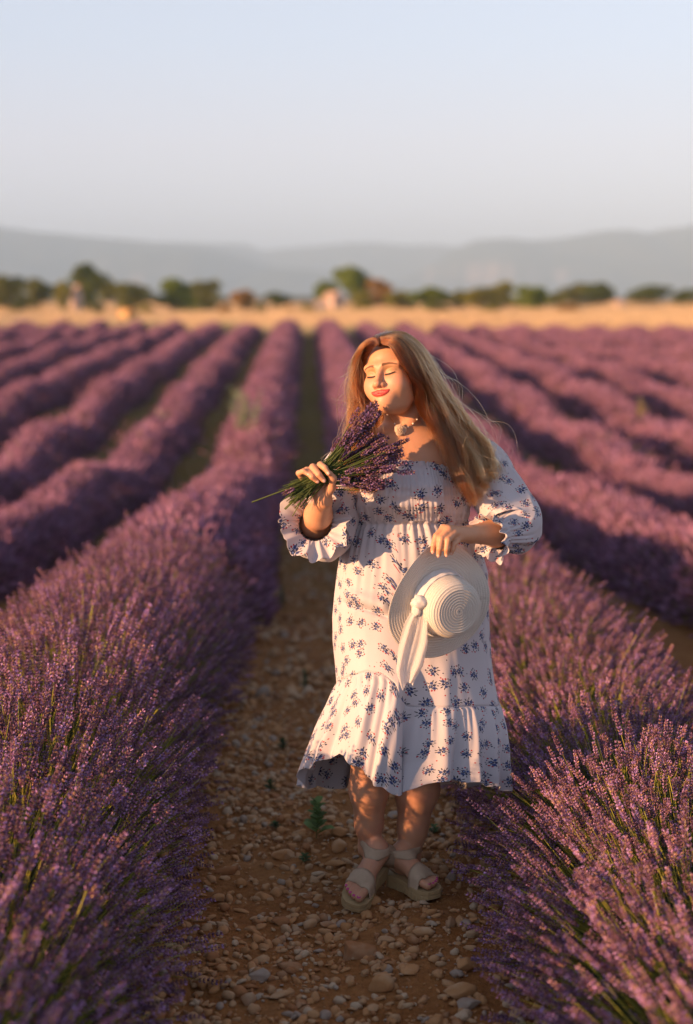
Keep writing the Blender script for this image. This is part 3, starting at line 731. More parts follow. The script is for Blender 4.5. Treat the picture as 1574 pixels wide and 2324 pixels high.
house(1405, 702, 684, 15, 170, 1.4, M_WHITE, 'tiny white hut right of the paired dark trees', .3, .3, 1)
def hay():
    p = W(291, 712, 112); z = float(gz(p.x, p.y)); B = Buf(); n = 28; rad = .45
    V = []; 
    for x in (-.55, -.5, .5, .55):
        rr = rad if abs(x) < .54 else rad*.93
        for a in np.linspace(0, 2*np.pi, n, endpoint=False): V.append((x, rr*math.cos(a)*(1+.01*random.random()), rr*math.sin(a)+rad))
    V.append((-.55, 0, rad)); V.append((.55, 0, rad)); q = grid_faces(n, 4, True); t = [(4*n, j, (j+1) % n) for j in range(n)]+[(4*n+1, 3*n+(j+1) % n, 3*n+j) for j in range(n)]
    B.add(np.array(V), q, t); o = link('hay_bale', B.mesh('hay_bale', [mat_plain('straw', (0.62, 0.38, 0.16), scale=30)]), None, (p.x, p.y, z), label='round orange hay bale at the end of the lavender on the left', category='hay bale')
    o.rotation_euler.z = -.9
hay()

# ------------------------------------------------------------------ haze
def haze():
    V, q = boxv(-9500, 9500, -60.0, 12500, -2.6, 290)
    m = bpy.data.materials.new('haze'); m.use_nodes = True; t = m.node_tree; t.nodes.remove(t.nodes['Principled BSDF'])
    pv = t.nodes.new('ShaderNodeVolumePrincipled'); pv.inputs['Color'].default_value = (0.53, 0.765, 1.0, 1)
    pv.inputs['Density'].default_value = HAZE; pv.inputs['Anisotropy'].default_value = -0.15
    t.links.new(pv.outputs[0], t.nodes['Material Output'].inputs['Volume'])
    me = mesh_np('haze', V, q, False, [m]); link('haze', me, kind='stuff', label='pale evening haze over the plain')
HAZE = 0.00025
haze()
# ================================================================== the woman
# ---- signed distance modelling: one continuous body surface
def rot3(yaw, pitch, roll):
    cy, sy, cp, sp, cr, sr = np.cos(yaw), np.sin(yaw), np.cos(pitch), np.sin(pitch), np.cos(roll), np.sin(roll)
    Z = np.array([[cy, -sy, 0], [sy, cy, 0], [0, 0, 1]]); X = np.array([[1, 0, 0], [0, cp, -sp], [0, sp, cp]]); Y = np.array([[cr, 0, sr], [0, 1, 0], [-sr, 0, cr]])
    return Y @ Z @ X
class Prim:
    def __init__(s, kind, a, b, ra, rb=None, k=.01, M=None, sub=False):
        s.kind, s.k, s.sub = kind, k, sub; s.M = M
        s.a = np.asarray(a, float); s.b = np.asarray(b, float) if b is not None else None; s.ra = ra; s.rb = ra if rb is None else rb
        if kind == 'cap':
            m = max(s.ra, s.rb); s.lo = np.minimum(s.a, s.b)-m; s.hi = np.maximum(s.a, s.b)+m
        else:
            m = max(np.atleast_1d(ra)); s.lo = s.a-m; s.hi = s.a+m
    def d(s, P):
        if s.kind == 'cap':
            ab = s.b-s.a; L2 = ab@ab + 1e-12; t = np.clip(((P-s.a)@ab)/L2, 0, 1)
            return np.linalg.norm(P - s.a - t[..., None]*ab, axis=-1) - (s.ra + t*(s.rb-s.ra))
        q = P - s.a
        if s.M is not None: q = q @ s.M
        r = np.asarray(s.ra, float); k0 = np.linalg.norm(q/r, axis=-1); k1 = np.linalg.norm(q/(r*r), axis=-1)
        return k0*(k0-1)/np.maximum(k1, 1e-9)
class Body:
    def __init__(s): s.p = []
    def cap(s, a, b, ra, rb=None, k=.012, sub=False): s.p.append(Prim('cap', a, b, ra, rb, k, None, sub))
    def ell(s, c, r, k=.012, M=None, sub=False): s.p.append(Prim('ell', c, None, r, None, k, M, sub))
    def comb(s, f, d, pr):
        k = pr.k
        if pr.sub:
            h = np.clip(k-np.abs(f+d), 0, None)/k; return np.maximum(f, -d) + h*h*k*.25
        h = np.clip(k-np.abs(f-d), 0, None)/k; return np.minimum(f, d) - h*h*k*.25
    def ev(s, P):
        f = np.full(P.shape[:-1], .2)
        for pr in s.p:
            m = np.all((P > pr.lo-.05) & (P < pr.hi+.05), axis=-1)
            if m.any(): f[m] = s.comb(f[m], pr.d(P[m]), pr)
        return f
    def mesh(s, h, lo=None, hi=None):
        lo = np.min([p.lo for p in s.p if not p.sub], 0)-3*h if lo is None else lo
        hi = np.max([p.hi for p in s.p if not p.sub], 0)+3*h if hi is None else hi
        n = np.ceil((hi-lo)/h).astype(int)+1; F = np.full(n, .2, np.float32)
        for pr in s.p:
            i0 = np.maximum(np.floor((pr.lo-.03-lo)/h).astype(int), 0); i1 = np.minimum(np.ceil((pr.hi+.03-lo)/h).astype(int)+1, n)
            if np.any(i1 <= i0): continue
            ax = [lo[k]+h*np.arange(i0[k], i1[k]) for k in range(3)]
            G = np.stack(np.meshgrid(*ax, indexing='ij'), -1)
            sl = tuple(slice(i0[k], i1[k]) for k in range(3)); F[sl] = s.comb(F[sl], pr.d(G), pr)
        # surface nets
        S = F < 0; c = S[:-1, :-1, :-1].astype(np.int8)
        for dx in (0, 1):
            for dy in (0, 1):
                for dz in (0, 1):
                    if dx+dy+dz: c = c + S[dx:n[0]-1+dx, dy:n[1]-1+dy, dz:n[2]-1+dz]
        act = (c > 0) & (c < 8); I = np.argwhere(act); idx = np.full(act.shape, -1, np.int32); idx[act] = np.arange(len(I))
        acc = np.zeros((len(I), 3)); cnt = np.zeros(len(I))
        cor = [(a, b, d) for a in (0, 1) for b in (0, 1) for d in (0, 1)]
        for i, A in enumerate(cor):
            for B in cor[i+1:]:
                if sum(abs(x-y) for x, y in zip(A, B)) != 1: continue
                fa = F[I[:, 0]+A[0], I[:, 1]+A[1], I[:, 2]+A[2]]; fb = F[I[:, 0]+B[0], I[:, 1]+B[1], I[:, 2]+B[2]]
                m = (fa < 0) != (fb < 0); t = np.where(m, fa/np.where(m, fa-fb, 1), 0)
                acc += np.where(m[:, None], np.array(A)+t[:, None]*(np.array(B)-np.array(A)), 0); cnt += m
        V = lo + h*(I + acc/cnt[:, None]); Q = []
        for ax in range(3):
            sl0 = [slice(1, -1)]*3; sl1 = [slice(1, -1)]*3; sl0[ax] = slice(0, -1); sl1[ax] = slice(1, None)
            a, b = S[tuple(sl0)], S[tuple(sl1)]; E = np.argwhere(a != b); fl = a[tuple(E.T)]
            off = np.ones(3, int); off[ax] = 0; E = E+off
            u, v = [(1, 2), (2, 0), (0, 1)][ax]; eu = np.zeros(3, int); ev_ = np.zeros(3, int); eu[u] = 1; ev_[v] = 1
            q = np.stack([idx[tuple((E-eu-ev_).T)], idx[tuple((E-ev_).T)], idx[tuple(E.T)], idx[tuple((E-eu).T)]], -1)
            q[~fl] = q[~fl][:, ::-1]; Q.append(q)
        return V, np.vstack(Q)
    def project(s, V, it=2, e=.0007):
        V = V.copy()
        for _ in range(it):
            f = s.ev(V); g = np.stack([s.ev(V+d)-s.ev(V-d) for d in np.eye(3)*e], -1)/(2*e)
            V -= np.clip(f, -.003, .003)[:, None]*g/np.maximum((g*g).sum(1), .3)[:, None]
        return V

def A(u, v, Y): return np.array(W(u, v, Y)[:])
bd = Body()
# head frame
HR = rot3(R(-31), R(-15), R(-12.5)); HC = A(896, 853, 4.975)
ZS = .86                                                 # the lower face is shorter than the upper
def H(x, y, z): return HC + HR @ np.array([x, y, z*ZS if z < 0 else z])
def hell(c, r, k, sub=False): bd.ell(H(*c), np.array(r), k, HR, sub)
def hcap(a, b, ra, rb, k, sub=False): bd.cap(H(*a), H(*b), ra, rb, k, sub)
# torso, hidden by the dress but one piece with the rest
bd.ell(A(935, 1085, 5.05), np.array([.165, .105, .15]), .03)
bd.ell(A(932, 1200, 5.05), np.array([.150, .10, .16]), .04)
bd.ell(A(935, 1370, 5.05), np.array([.185, .115, .19]), .05)
# neck, collar bones, shoulders
bd.cap(A(938, 1000, 5.055), A(905, 900, 5.02), .062, .054, .03)
bd.cap(A(938, 990, 5.04), A(1075, 1035, 5.05), .045, .048, .05)
bd.cap(A(925, 990, 5.04), A(806, 1030, 5.03), .045, .048, .05)
bd.ell(A(932, 1045, 5.03), np.array([.155, .085, .085]), .04)
bd.cap(A(928, 985, 4.985), A(1020, 992, 5.0), .009, .007, .03); bd.cap(A(905, 985, 4.985), A(835, 995, 5.0), .009, .007, .03)
bd.cap(A(952, 925, 4.99), A(918, 980, 4.985), .014, .009, .02)
# arms
SHL, ELL, WRL = A(1082, 1050, 5.05), A(1172, 1205, 5.00), A(1068, 1213, 4.83)
SHR, ELR, WRR = A(800, 1045, 5.03), A(716, 1188, 4.985), A(735, 1138, 4.80)
bd.cap(SHL, ELL, .056, .043, .03); bd.cap(ELL, ELL+(WRL-ELL)*.45, .042, .040, .02); bd.cap(ELL+(WRL-ELL)*.45, WRL, .040, .0245, .02)
bd.cap(SHR, ELR, .056, .040, .03); bd.cap(ELR, ELR+(WRR-ELR)*.4, .040, .038, .02); bd.cap(ELR+(WRR-ELR)*.4, WRR, .038, .0245, .02)
# right hand (round the bouquet): palm behind the stems, fingers over the top
mcpR = [A(748, 1084, 4.795), A(730, 1080, 4.797), A(711, 1083, 4.797), A(692, 1092, 4.792)]
for m, r in zip(mcpR, (.0125, .0125, .012, .011)): bd.cap(WRR+np.array([0, 0, .004]), m, .0175, r, .012)
fR = [[(748, 1084, 4.795), (728, 1055, 4.772), (738, 1062, 4.748), (746, 1074, 4.742)],
      [(730, 1080, 4.797), (711, 1060, 4.770), (724, 1077, 4.742), (735, 1090, 4.744)],
      [(711, 1083, 4.797), (697, 1067, 4.770), (709, 1082, 4.744), (720, 1092, 4.748)],
      [(692, 1092, 4.792), (679, 1074, 4.772), (690, 1069, 4.756), (701, 1077, 4.750)]]
def finger(pts, rad, k=.0025):
    P = [A(*p) for p in pts]
    for i in range(3): bd.cap(P[i], P[i+1], rad[i], rad[i+1], k if i else .006)
for f, r in zip(fR, ([.0105, .0095, .0085, .0068], [.0105, .0098, .0086, .0070], [.010, .0092, .0082, .0066], [.0095, .0083, .0074, .0060])): finger(f, r)
for a, b, ra, rb in [((737, 1130, 4.79), (753, 1106, 4.775), .015, .0125), ((753, 1106, 4.775), (756, 1086, 4.757), .0120, .0105), ((756, 1086, 4.757), (750, 1075, 4.748), .0105, .0078)]:
    bd.cap(A(*a), A(*b), ra, rb, .006)
# left hand (on the hat brim)
mcpL = [(1008, 1200, 4.782), (1019, 1203, 4.775), (1032, 1210, 4.780), (1044, 1221, 4.790)]
for m, r in zip(mcpL, (.0125, .0125, .012, .011)): bd.cap(WRL+(0, 0, 0), A(*m), .0185, r, .012)
fL = [[mcpL[0], (991, 1217, 4.764), (985, 1237, 4.755), (983, 1251, 4.758)], [mcpL[1], (1002, 1223, 4.752), (998, 1245, 4.744), (996, 1259, 4.750)],
      [mcpL[2], (1017, 1226, 4.750), (1014, 1246, 4.744), (1014, 1258, 4.750)], [mcpL[3], (1031, 1235, 4.762), (1028, 1247, 4.757), (1025, 1255, 4.758)]]
for f, r in zip(fL, ([.0108, .0095, .0083, .0066], [.0108, .0098, .0085, .0068], [.0104, .0094, .0082, .0066], [.0096, .0084, .0074, .0060])): finger(f, r)
bd.cap(A(1050, 1215, 4.81), A(1022, 1228, 4.800), .014, .011, .008); bd.cap(A(1022, 1228, 4.800), A(1005, 1245, 4.792), .0105, .0080, .006)
# legs
KR, KL = A(838, 1690, 4.955), A(950, 1690, 5.02)
bd.cap(A(880, 1430, 5.05), KR, .085, .058, .04); bd.cap(A(985, 1430, 5.06), KL, .085, .060, .04)
AR, AL = A(838, 1925, 5.03), A(930, 1950, 5.055)
bd.cap(KR, A(838, 1790, 4.985), .054, .056, .03); bd.cap(A(838, 1790, 4.985), A(838, 1870, 5.01), .055, .042, .03); bd.cap(A(838, 1870, 5.01), AR, .039, .0295, .02)
bd.cap(KL, A(947, 1790, 5.035), .058, .064, .03); bd.cap(A(947, 1790, 5.035), A(937, 1880, 5.05), .063, .045, .03); bd.cap(A(937, 1880, 5.05), AL, .043, .0305, .02)
# feet: local x towards the toes, y to the inner side, z up from the sole
def foot_frame(heel, toe, inner):
    X = (toe-heel); L = np.linalg.norm(X); X = X/L; Yv = np.array(inner, float); Yv -= X*(Yv@X); Yv /= np.linalg.norm(Yv)
    Z = np.cross(X, Yv); 
    if Z[2] < 0: Z = -Z
    return lambda x, y, z: heel + X*x + Yv*y + Z*z
toeR = A(800, 2048, 4.825); heelR = A(866, 1966, 5.045)
G0 = lambda p: float(ground_z(np.array(p[0]), np.array(p[1])))
toeR[2] = G0(toeR)+.036; heelR[2] = G0(heelR)+.088
heelL = np.array([A(893, 2010, 5.045)[0], 5.055, 0]); toeL = np.array([A(985, 2045, 4.875)[0], 4.885, 0])
heelL[2] = G0(heelL)+.045; toeL[2] = G0(toeL)+.036
FR = foot_frame(heelR, toeR, (1, .3, 0)); FL = foot_frame(heelL, toeL, (-1, -1, 0))
lenR, lenL = np.linalg.norm(toeR-heelR), np.linalg.norm(toeL-heelL)
TOES = [(.180, .024, .242, .020, .0125), (.184, .006, .239, .003, .0092), (.182, -.008, .230, -.012, .0088), (.176, -.021, .218, -.025, .0084), (.168, -.032, .204, -.035, .0082)]
def foot(F, L, ank):
    s = L/.232; f = lambda x, y, z: F(x*s, y, z)
    bd.cap(f(.030, 0, .028), f(.045, 0, .075), .027, .024, .02); bd.cap(ank, f(.052, 0, .060), .0295, .030, .02)
    bd.cap(f(.055, .002, .055), f(.150, .004, .026), .034, .026, .02); bd.cap(f(.155, .014, .022), f(.150, -.018, .018), .022, .018, .02)
    bd.cap(f(.055, -.010, .02), f(.15, -.022, .016), .022, .016, .02)
    for x0, y0, x1, y1, r in TOES:
        bd.cap(f(x0, y0, .018), f(x1-.012, y1, .015), r, r*.98, .004)
foot(FR, lenR, AR); foot(FL, lenL, AL)
n_body = len(bd.p)
# head
hell((0, .015, .035), (.077, .098, .084), .02); hell((0, -.018, -.045), (.062, .068, .067), .03)
hcap((.052, .0, -.065), (.0, -.060, -.100), .020, .020, .02); hcap((-.052, .0, -.065), (.0, -.060, -.100), .020, .020, .02)
hell((0, -.068, -.098), (.021, .018, .018), .028); hell((0, -.020, -.100), (.040, .035, .022), .03)
for s in (-1, 1):
    hell((s*.040, -.055, -.038), (.026, .028, .030), .034)
    hcap((s*.050, -.066, .022), (s*.012, -.082, .019), .010, .010, .016)
    hell((s*.031, -.098, .001), (.018, .015, .012), .014, True)
    hell((s*.031, -.0665, -.001), (.0165, .0150, .0125), .004)
    hell((s*.075, .018, -.012), (.007, .020, .030), .006)
hcap((0, -.080, .012), (0, -.104, -.036), .0078, .0095, .012); hell((0, -.1065, -.041), (.0115, .0110, .0100), .008)
for s in (-1, 1): hell((s*.0130, -.096, -.0435), (.0078, .0098, .0072), .005)
for s in (-1, 1): hell((s*.0065, -.1035, -.0515), (.0036, .0050, .0028), .003, True)
hell((0, -.074, -.071), (.032, .018, .024), .018)
LIPS = []
LIPX = [0, .006, .012, .018, .0235, .0275]
def lipy(x, z):
    y = -.13
    for _ in range(60):
        d = bd.ev(H(x, y, z)[None])[0]
        if d < .0002: break
        y += max(d*.8, .0002)
    return y
for s in (-1, 1):
    up = [(s*x, 0, z) for x, z in zip(LIPX, (-.0660, -.0645, -.0652, -.0655, -.0648, -.0632))]; lo_ = [(s*x, 0, z) for x, z in zip(LIPX, (-.0750, -.0748, -.0736, -.0714, -.0683, -.0638))]
    up = [(x, lipy(x, z)+.0005, z) for x, _, z in up]; lo_ = [(x, lipy(x, z)+.0008, z) for x, _, z in lo_]
    ru = (.0036, .0040, .0036, .0030, .0022, .0012); rl = (.0051, .0050, .0045, .0036, .0024, .0012)
    for i in range(5): LIPS += [(up[i], up[i+1], ru[i], ru[i+1]), (lo_[i], lo_[i+1], rl[i], rl[i+1])]
for s in ():
    LIPS += [((s*.0045, -.0915, -.0655), (s*.0270, -.0800, -.0650), .0050, .0020), ((0, -.0905, -.0750), (s*.0225, -.0815, -.0685), .0066, .0026)]
for a, b, ra, rb in LIPS: hcap(a, b, ra, rb, .003)
hell((0, lipy(0, -.0705)-.001, -.0705), (.022, .0045, .0007), .0015, True)
BV, BQ = bd.mesh(.003)
# refine head by one subdivision, then pull onto the surface
def refine(V, Q, mask_fn):
    import bmesh
    me = mesh_np('tmp', V, Q); bm = bmesh.new(); bm.from_mesh(me); bpy.data.meshes.remove(me)
    sel = [f for f in bm.faces if mask_fn(f.calc_center_median())]
    ed = list({e for f in sel for e in f.edges})
    bmesh.ops.subdivide_edges(bm, edges=ed, cuts=1, use_grid_fill=True)
    bmesh.ops.triangulate(bm, faces=[f for f in bm.faces if len(f.verts) > 4])
    V2 = np.array([v.co[:] for v in bm.verts]); q = np.array([[v.index for v in f.verts] for f in bm.faces if len(f.verts) == 4]); t = np.array([[v.index for v in f.verts] for f in bm.faces if len(f.verts) == 3]).reshape(-1, 3)
    bm.free(); return V2, q, t
hc = Vector(H(0, -.04, -.02)); fwd = Vector(HR @ np.array([0, -1, 0]))
BV, BQ, BT = refine(BV, BQ, lambda c: (c-hc).length < .115 and (c-Vector(HC)).dot(fwd) > .02)
BV = bd.project(BV, 2)
# colours of the skin
hl = (BV-HC) @ HR; hl[:, 2] = np.where(hl[:, 2] < 0, hl[:, 2]/ZS, hl[:, 2])                                        # head-local coordinates
skin = np.tile(np.array([.56, .285, .165]), (len(BV), 1))
skin *= (1+.06*fbm(BV*28, 3))[:, None]
def tint(mask, col, f=1.0):
    global skin
    m = np.clip(mask, 0, 1)[:, None]*f; skin = skin*(1-m)+np.array(col)*m
inface = (hl[:, 1] < -.02) & (np.abs(hl[:, 0]) < .09) & (hl[:, 2] < .13) & (hl[:, 2] > -.13)
for s in (-1, 1):
    dd = np.sqrt(((hl[:, 0]-s*.046)/.026)**2+((hl[:, 2]+.036)/.022)**2); tint(inface*np.clip(1.2-dd, 0, 1), (.62, .24, .17), .4)
    dd = np.sqrt(((hl[:, 0]-s*.031)/.019)**2+((hl[:, 2]-.006)/.011)**2); tint(inface*np.clip(1.6-1.2*dd, 0, 1), (.34, .20, .085), .75)
lipd = np.min([Prim('cap', a, b, ra, rb).d(hl) for a, b, ra, rb in LIPS], 0)
tint(inface*np.clip((.0024-lipd)/.0010, 0, 1)*(hl[:, 1] < -.075), (.40, .030, .032), .95)
# freckled, slightly redder legs and elbows
low = np.clip((.55-BV[:, 2])/.2, 0, 1); tint(low*np.clip(.5+.6*fbm(BV*30+9, 3), 0, 1), (.46, .20, .14), .45)
# scalp under the hair
sc_m = (hl[:, 2] > .080-.35*np.clip(hl[:, 1]+.06, 0, 1)*2.2) & (hl[:, 2] > -.06) & (np.linalg.norm(BV-HC, axis=1) < .16) & (hl[:, 1] > -.092)
tint(sc_m*1.0, (.15, .055, .018))
def mat_skin():
    s = Nodes('skin'); a = s.attr('col').outputs['Color']; n = s.noise(260, 3, .6, s.pos())
    s.bump(n, .12, .002)
    s.bsdf.inputs['Subsurface Weight'].default_value = .12; s.bsdf.inputs['Subsurface Radius'].default_value = (.012, .004, .002); s.bsdf.inputs['Subsurface Scale'].default_value = 1.0
    return s.set(Base_Color=a, Roughness=.48, Specular_IOR_Level=.4)
M_SKIN = mat_skin()
me = mesh_np('body', BV, [BQ2 for BQ2 in (BQ, BT)], True, [M_SKIN]); set_col(me, skin)
PX, PY = .26, 4.98; PZ = float(gz(PX, PY))
person = empty('person', (PX, PY, PZ), label='woman in a white flowered dress on the stony path, eyes closed, long reddish blonde hair', category='person')
PINV = Matrix.Translation((-PX, -PY, -PZ))
def plink(name, data, parent=None, **pr):
    o = link(name, data, parent or person, None, **pr)
    if parent is None: o.matrix_parent_inverse = PINV      # vertices are given in world coordinates
    return o
plink('body', me)
# nails
M_NAIL = Nodes('pink_nail').set(Base_Color=(.50, .05, .20), Roughness=.25); M_NAILF = Nodes('finger_nail').set(Base_Color=(.68, .42, .33), Roughness=.22)
def nail(c, n, t, w, l, mat, name):
    n = n/np.linalg.norm(n); t = t-n*(t@n); t /= np.linalg.norm(t); b = np.cross(n, t)
    V, F = ico(2); V = c + V[:, :1]*b*w + V[:, 1:2]*t*l + V[:, 2:]*n*.0013
    plink(name, mesh_np(name, V, F, True, [mat]))
for F, L in ((FR, lenR), (FL, lenL)):
    s = L/.232
    for i, (x0, y0, x1, y1, r) in enumerate(TOES):
        c = F((x1-.006)*s, y1, .015+r*.80); nail(c-(F(.001,0,.0008)-F(0,0,0)), F(.30, 0, 1)-F(0, 0, 0), F(1, 0, -.3)-F(0, 0, 0), r*.52, r*.62, M_NAIL, 'toenail')
for f, r in zip(fR+fL, (.0066, .0068, .0064, .0056)*2):
    a, b = A(*f[2]), A(*f[3]); t = (b-a)/np.linalg.norm(b-a); n = np.array([-.1, -1, .15]); n -= t*(n@t); n /= np.linalg.norm(n)
    nail(b+n*r*.93+t*.0008, n, t, r*.62, r*.85, M_NAILF, 'fingernail')
# eyelashes and eyebrows
M_LASH = Nodes('lash').set(Base_Color=(.02, .012, .008), Roughness=.6); M_BROW = Nodes('brow').set(Base_Color=(.20, .10, .05), Roughness=.7)
def on_face(x, z, y0=-.13, off=0.0):
    """march onto the face from the front at head-local x, z"""
    y = y0
    for _ in range(40):
        d = bd.ev(H(x, y, z)[None])[0]
        if d < .0002: break
        y += max(d*.8, .0002)
    return H(x, y-off, z)
for s in (-1, 1):
    B = Buf(); xs = np.linspace(-.0155, .0155, 13)
    lid = [on_face(s*.031+x, -.0065-.0022*(1-(x/.0155)**2)*1.0+.0018*(s*x/.0155), off=.0004) for x in xs]
    V, q, t = tube(lid, .0023*np.sqrt(np.clip(1.1-(xs/.017)**2, .1, 1)), 5); B.add(V, q, t)
    for i in range(1, 13):
        a = lid[i]; e = a + HR @ np.array([(xs[i]*.12), -.0060, -.0040]); m = (a+e)/2 + HR @ np.array([0, -.0005, -.0012])
        V, q, t = tube([a, m, e], [.0007, .0006, .0002], 3); B.add(V, q, t)
    plink('eyelashes', B.mesh('eyelashes', [M_LASH]))
    B = Buf()
    for i in range(170):
        f = i/169; x = s*(.013+.036*f); z = .0190+.0045*math.sin(f*math.pi*.70)-.004*f*f + random.uniform(-.0034, .0034)*(1-.6*f)
        a = on_face(x, z, off=.0002); b_ = on_face(x+s*.005, z+.0022*(1-1.8*f), off=.0009)
        V, q, t = tube([a, (a+b_)/2+HR@np.array([0, -.0005, 0]), b_], [.00055, .00055, .0003], 3, False); B.add(V, q)
    plink('eyebrow', B.mesh('eyebrow', [M_BROW]))

# ---- flowered cloth
def mat_dress(name, sheer=0.12):
    s = Nodes(name); tc = s.n('ShaderNodeUVMap', uv_map='cloth').outputs[0]
    def layer(scale, off, seed_rot, items, acc):
        mp = s.n('ShaderNodeMapping'); mp.inputs['Location'].default_value = (off, off*.7, 0); s.l(tc, mp.inputs[0])
        vo = s.n('ShaderNodeTexVoronoi', voronoi_dimensions='2D', feature='F1'); vo.inputs['Scale'].default_value = scale; vo.inputs['Randomness'].default_value = .82
        s.l(mp.outputs[0], vo.inputs['Vector'])
        sub = s.n('ShaderNodeVectorMath', operation='SUBTRACT'); s.l(mp.outputs[0], sub.inputs[0]); s.l(vo.outputs['Position'], sub.inputs[1])
        sc = s.n('ShaderNodeSeparateColor'); s.l(vo.outputs['Color'], sc.inputs[0])
        ro = s.n('ShaderNodeVectorRotate', rotation_type='Z_AXIS'); s.l(sub.outputs[0], ro.inputs['Vector']); s.l(s.math('MULTIPLY', sc.outputs[0], 6.28), ro.inputs['Angle'])
        for (x, y, rx, ry, ang, col) in items:
            m2 = s.n('ShaderNodeMapping', vector_type='TEXTURE'); m2.inputs['Location'].default_value = (x, y, 0); m2.inputs['Rotation'].default_value = (0, 0, ang); m2.inputs['Scale'].default_value = (rx, ry, 1)
            s.l(ro.outputs[0], m2.inputs[0]); ln = s.n('ShaderNodeVectorMath', operation='LENGTH'); s.l(m2.outputs[0], ln.inputs[0])
            f = s.math('LESS_THAN', ln.outputs['Value'], 1.0); acc = s.mix(f, acc, (*col, 1))
        return acc
    navy = (.022, .028, .085); blue = (.055, .09, .24); red = (.36, .018, .03); lb = (.16, .24, .45); dk = (.03, .035, .05)
    m = .001
    items = [(0, -2, .55, 9, .1, dk), (4, 2, .5, 8, -.9, dk), (-5, 1, .5, 8, .9, dk), (2, 6, .5, 7, -.3, dk),
             (-7, -6, 1.1, 3.2, -.7, dk), (-3, -9, 1.1, 3.2, -.2, dk), (5, -9, 1.1, 3.2, .6, dk), (8, -4, 1.1, 3.0, 1.2, dk), (-8, 3, 1.0, 2.8, 1.0, dk),
             (0, 3, 4.2, 1.6, 0, navy), (0, 3, 4.2, 1.6, 1.05, navy), (0, 3, 4.2, 1.6, 2.1, navy), (0, 3, 1.6, 1.6, 0, lb),
             (6, -1, 3.6, 3.2, 0, blue), (6, -1, 1.4, 1.4, 0, navy), (-5, -2, 3.2, 3.0, 0, blue), (-5, -2, 1.2, 1.2, 0, navy), (1, -4, 2.8, 2.6, 0, navy),
             (8, 5, 1.9, 1.9, 0, red), (-8, 8, 1.9, 1.9, 0, red), (10, 1, 1.5, 1.5, 0, red), (2, 12, 1.6, 1.6, 0, navy), (-3, 9, 1.4, 1.4, 0, navy), (6, 9, 1.4, 1.4, 0, dk)]
    items = [(a*m*1.5, b*m*1.5, c*m*1.35, d*m*1.4, e, f) for a, b, c, d, e, f in items]
    base = (0.53, 0.50, 0.535, 1)
    c = layer(18.0, 0.0, 0, items, base)
    c = layer(15.0, 3.37, 0, [(0.002, .0, .0021, .0021, 0, red), (.016, .006, .0018, .0018, 0, navy)], c)
    w1 = s.n('ShaderNodeTexNoise'); w1.inputs['Scale'].default_value = 900; s.l(tc, w1.inputs['Vector'])
    s.bump(w1.outputs['Fac'], .15, .001)
    s.set(Base_Color=c, Roughness=.62, Specular_IOR_Level=.25)
    s.bsdf.inputs['Sheen Weight'].default_value = .15
    s.translucent(c, sheer); return s.m
M_DRESS = mat_dress('flowered_cotton')

def cloth_mesh(name, P, UV, wrap=True, mat=None, thick=.0015):
    """P (rows, cols, 3) -> mesh with UVs; wrap joins last column to first"""
    nr, nc = P.shape[:2]
    F = grid_faces(nc, nr, wrap)
    me = mesh_np(name, P.reshape(-1, 3), F, True, [mat or M_DRESS])
    uv = me.uv_layers.new(name='cloth'); J, I = np.meshgrid(np.arange(nr-1), np.arange(nc if wrap else nc-1), indexing='ij')
    I2 = I+1; UVx = np.concatenate([UV, UV[:, :1]], 1)
    if wrap: UVx[:, -1] = UV[:, -1] + (UV[:, -1]-UV[:, -2])
    L = np.stack([UVx[J, I], UVx[J, I2], UVx[J+1, I2], UVx[J+1, I]], 2).reshape(-1, 2)
    uv.data.foreach_set('uv', L.astype(np.float32).ravel()); return me
def solid(o, t=.0012):
    m = o.modifiers.new('thickness', 'SOLIDIFY'); m.thickness = t; m.offset = 1.0

SV = np.array([1040, 1060, 1100, 1150, 1183, 1205, 1250, 1300, 1350, 1400, 1450, 1500, 1550, 1600, 1650, 1700, 1760, 1800, 1830], float)
SL = np.array([806, 800, 795, 789, 795, 792, 778, 768, 761, 756, 756, 760, 764, 747, 724, 704, 684, 678, 676], float)
SR = np.array([1040, 1048, 1060, 1066, 1060, 1066, 1090, 1104, 1106, 1108, 1110, 1114, 1121, 1132, 1141, 1148, 1154, 1156, 1157], float)
DF = np.array([.105, .135, .155, .155, .118, .115, .135, .150, .155, .150, .150, .155, .160, .170, .185, .195, .205, .21, .21])
DB = np.array([.10, .11, .115, .12, .11, .11, .125, .14, .15, .15, .15, .15, .155, .165, .18, .195, .205, .21, .21])
DCY = 5.055
def sm(x, a, b): t = np.clip((x-a)/(b-a), 0, 1); return t*t*(3-2*t)
HEM_U = np.array([640, 684, 700, 740, 777, 790, 820, 860, 905, 918, 935, 960, 995, 1040, 1080, 1120, 1160, 1200], float)
HEM_V = np.array([1755, 1758, 1752, 1730, 1706, 1712, 1735, 1768, 1806, 1806, 1792, 1782, 1776, 1770, 1776, 1786, 1797, 1798], float)
SEAM_U = np.array([640, 765, 790, 840, 880, 905, 918, 940, 1000, 1140, 1200], float)
SEAM_V = np.array([1552, 1548, 1536, 1523, 1531, 1555, 1592, 1606, 1604, 1602, 1602], float)
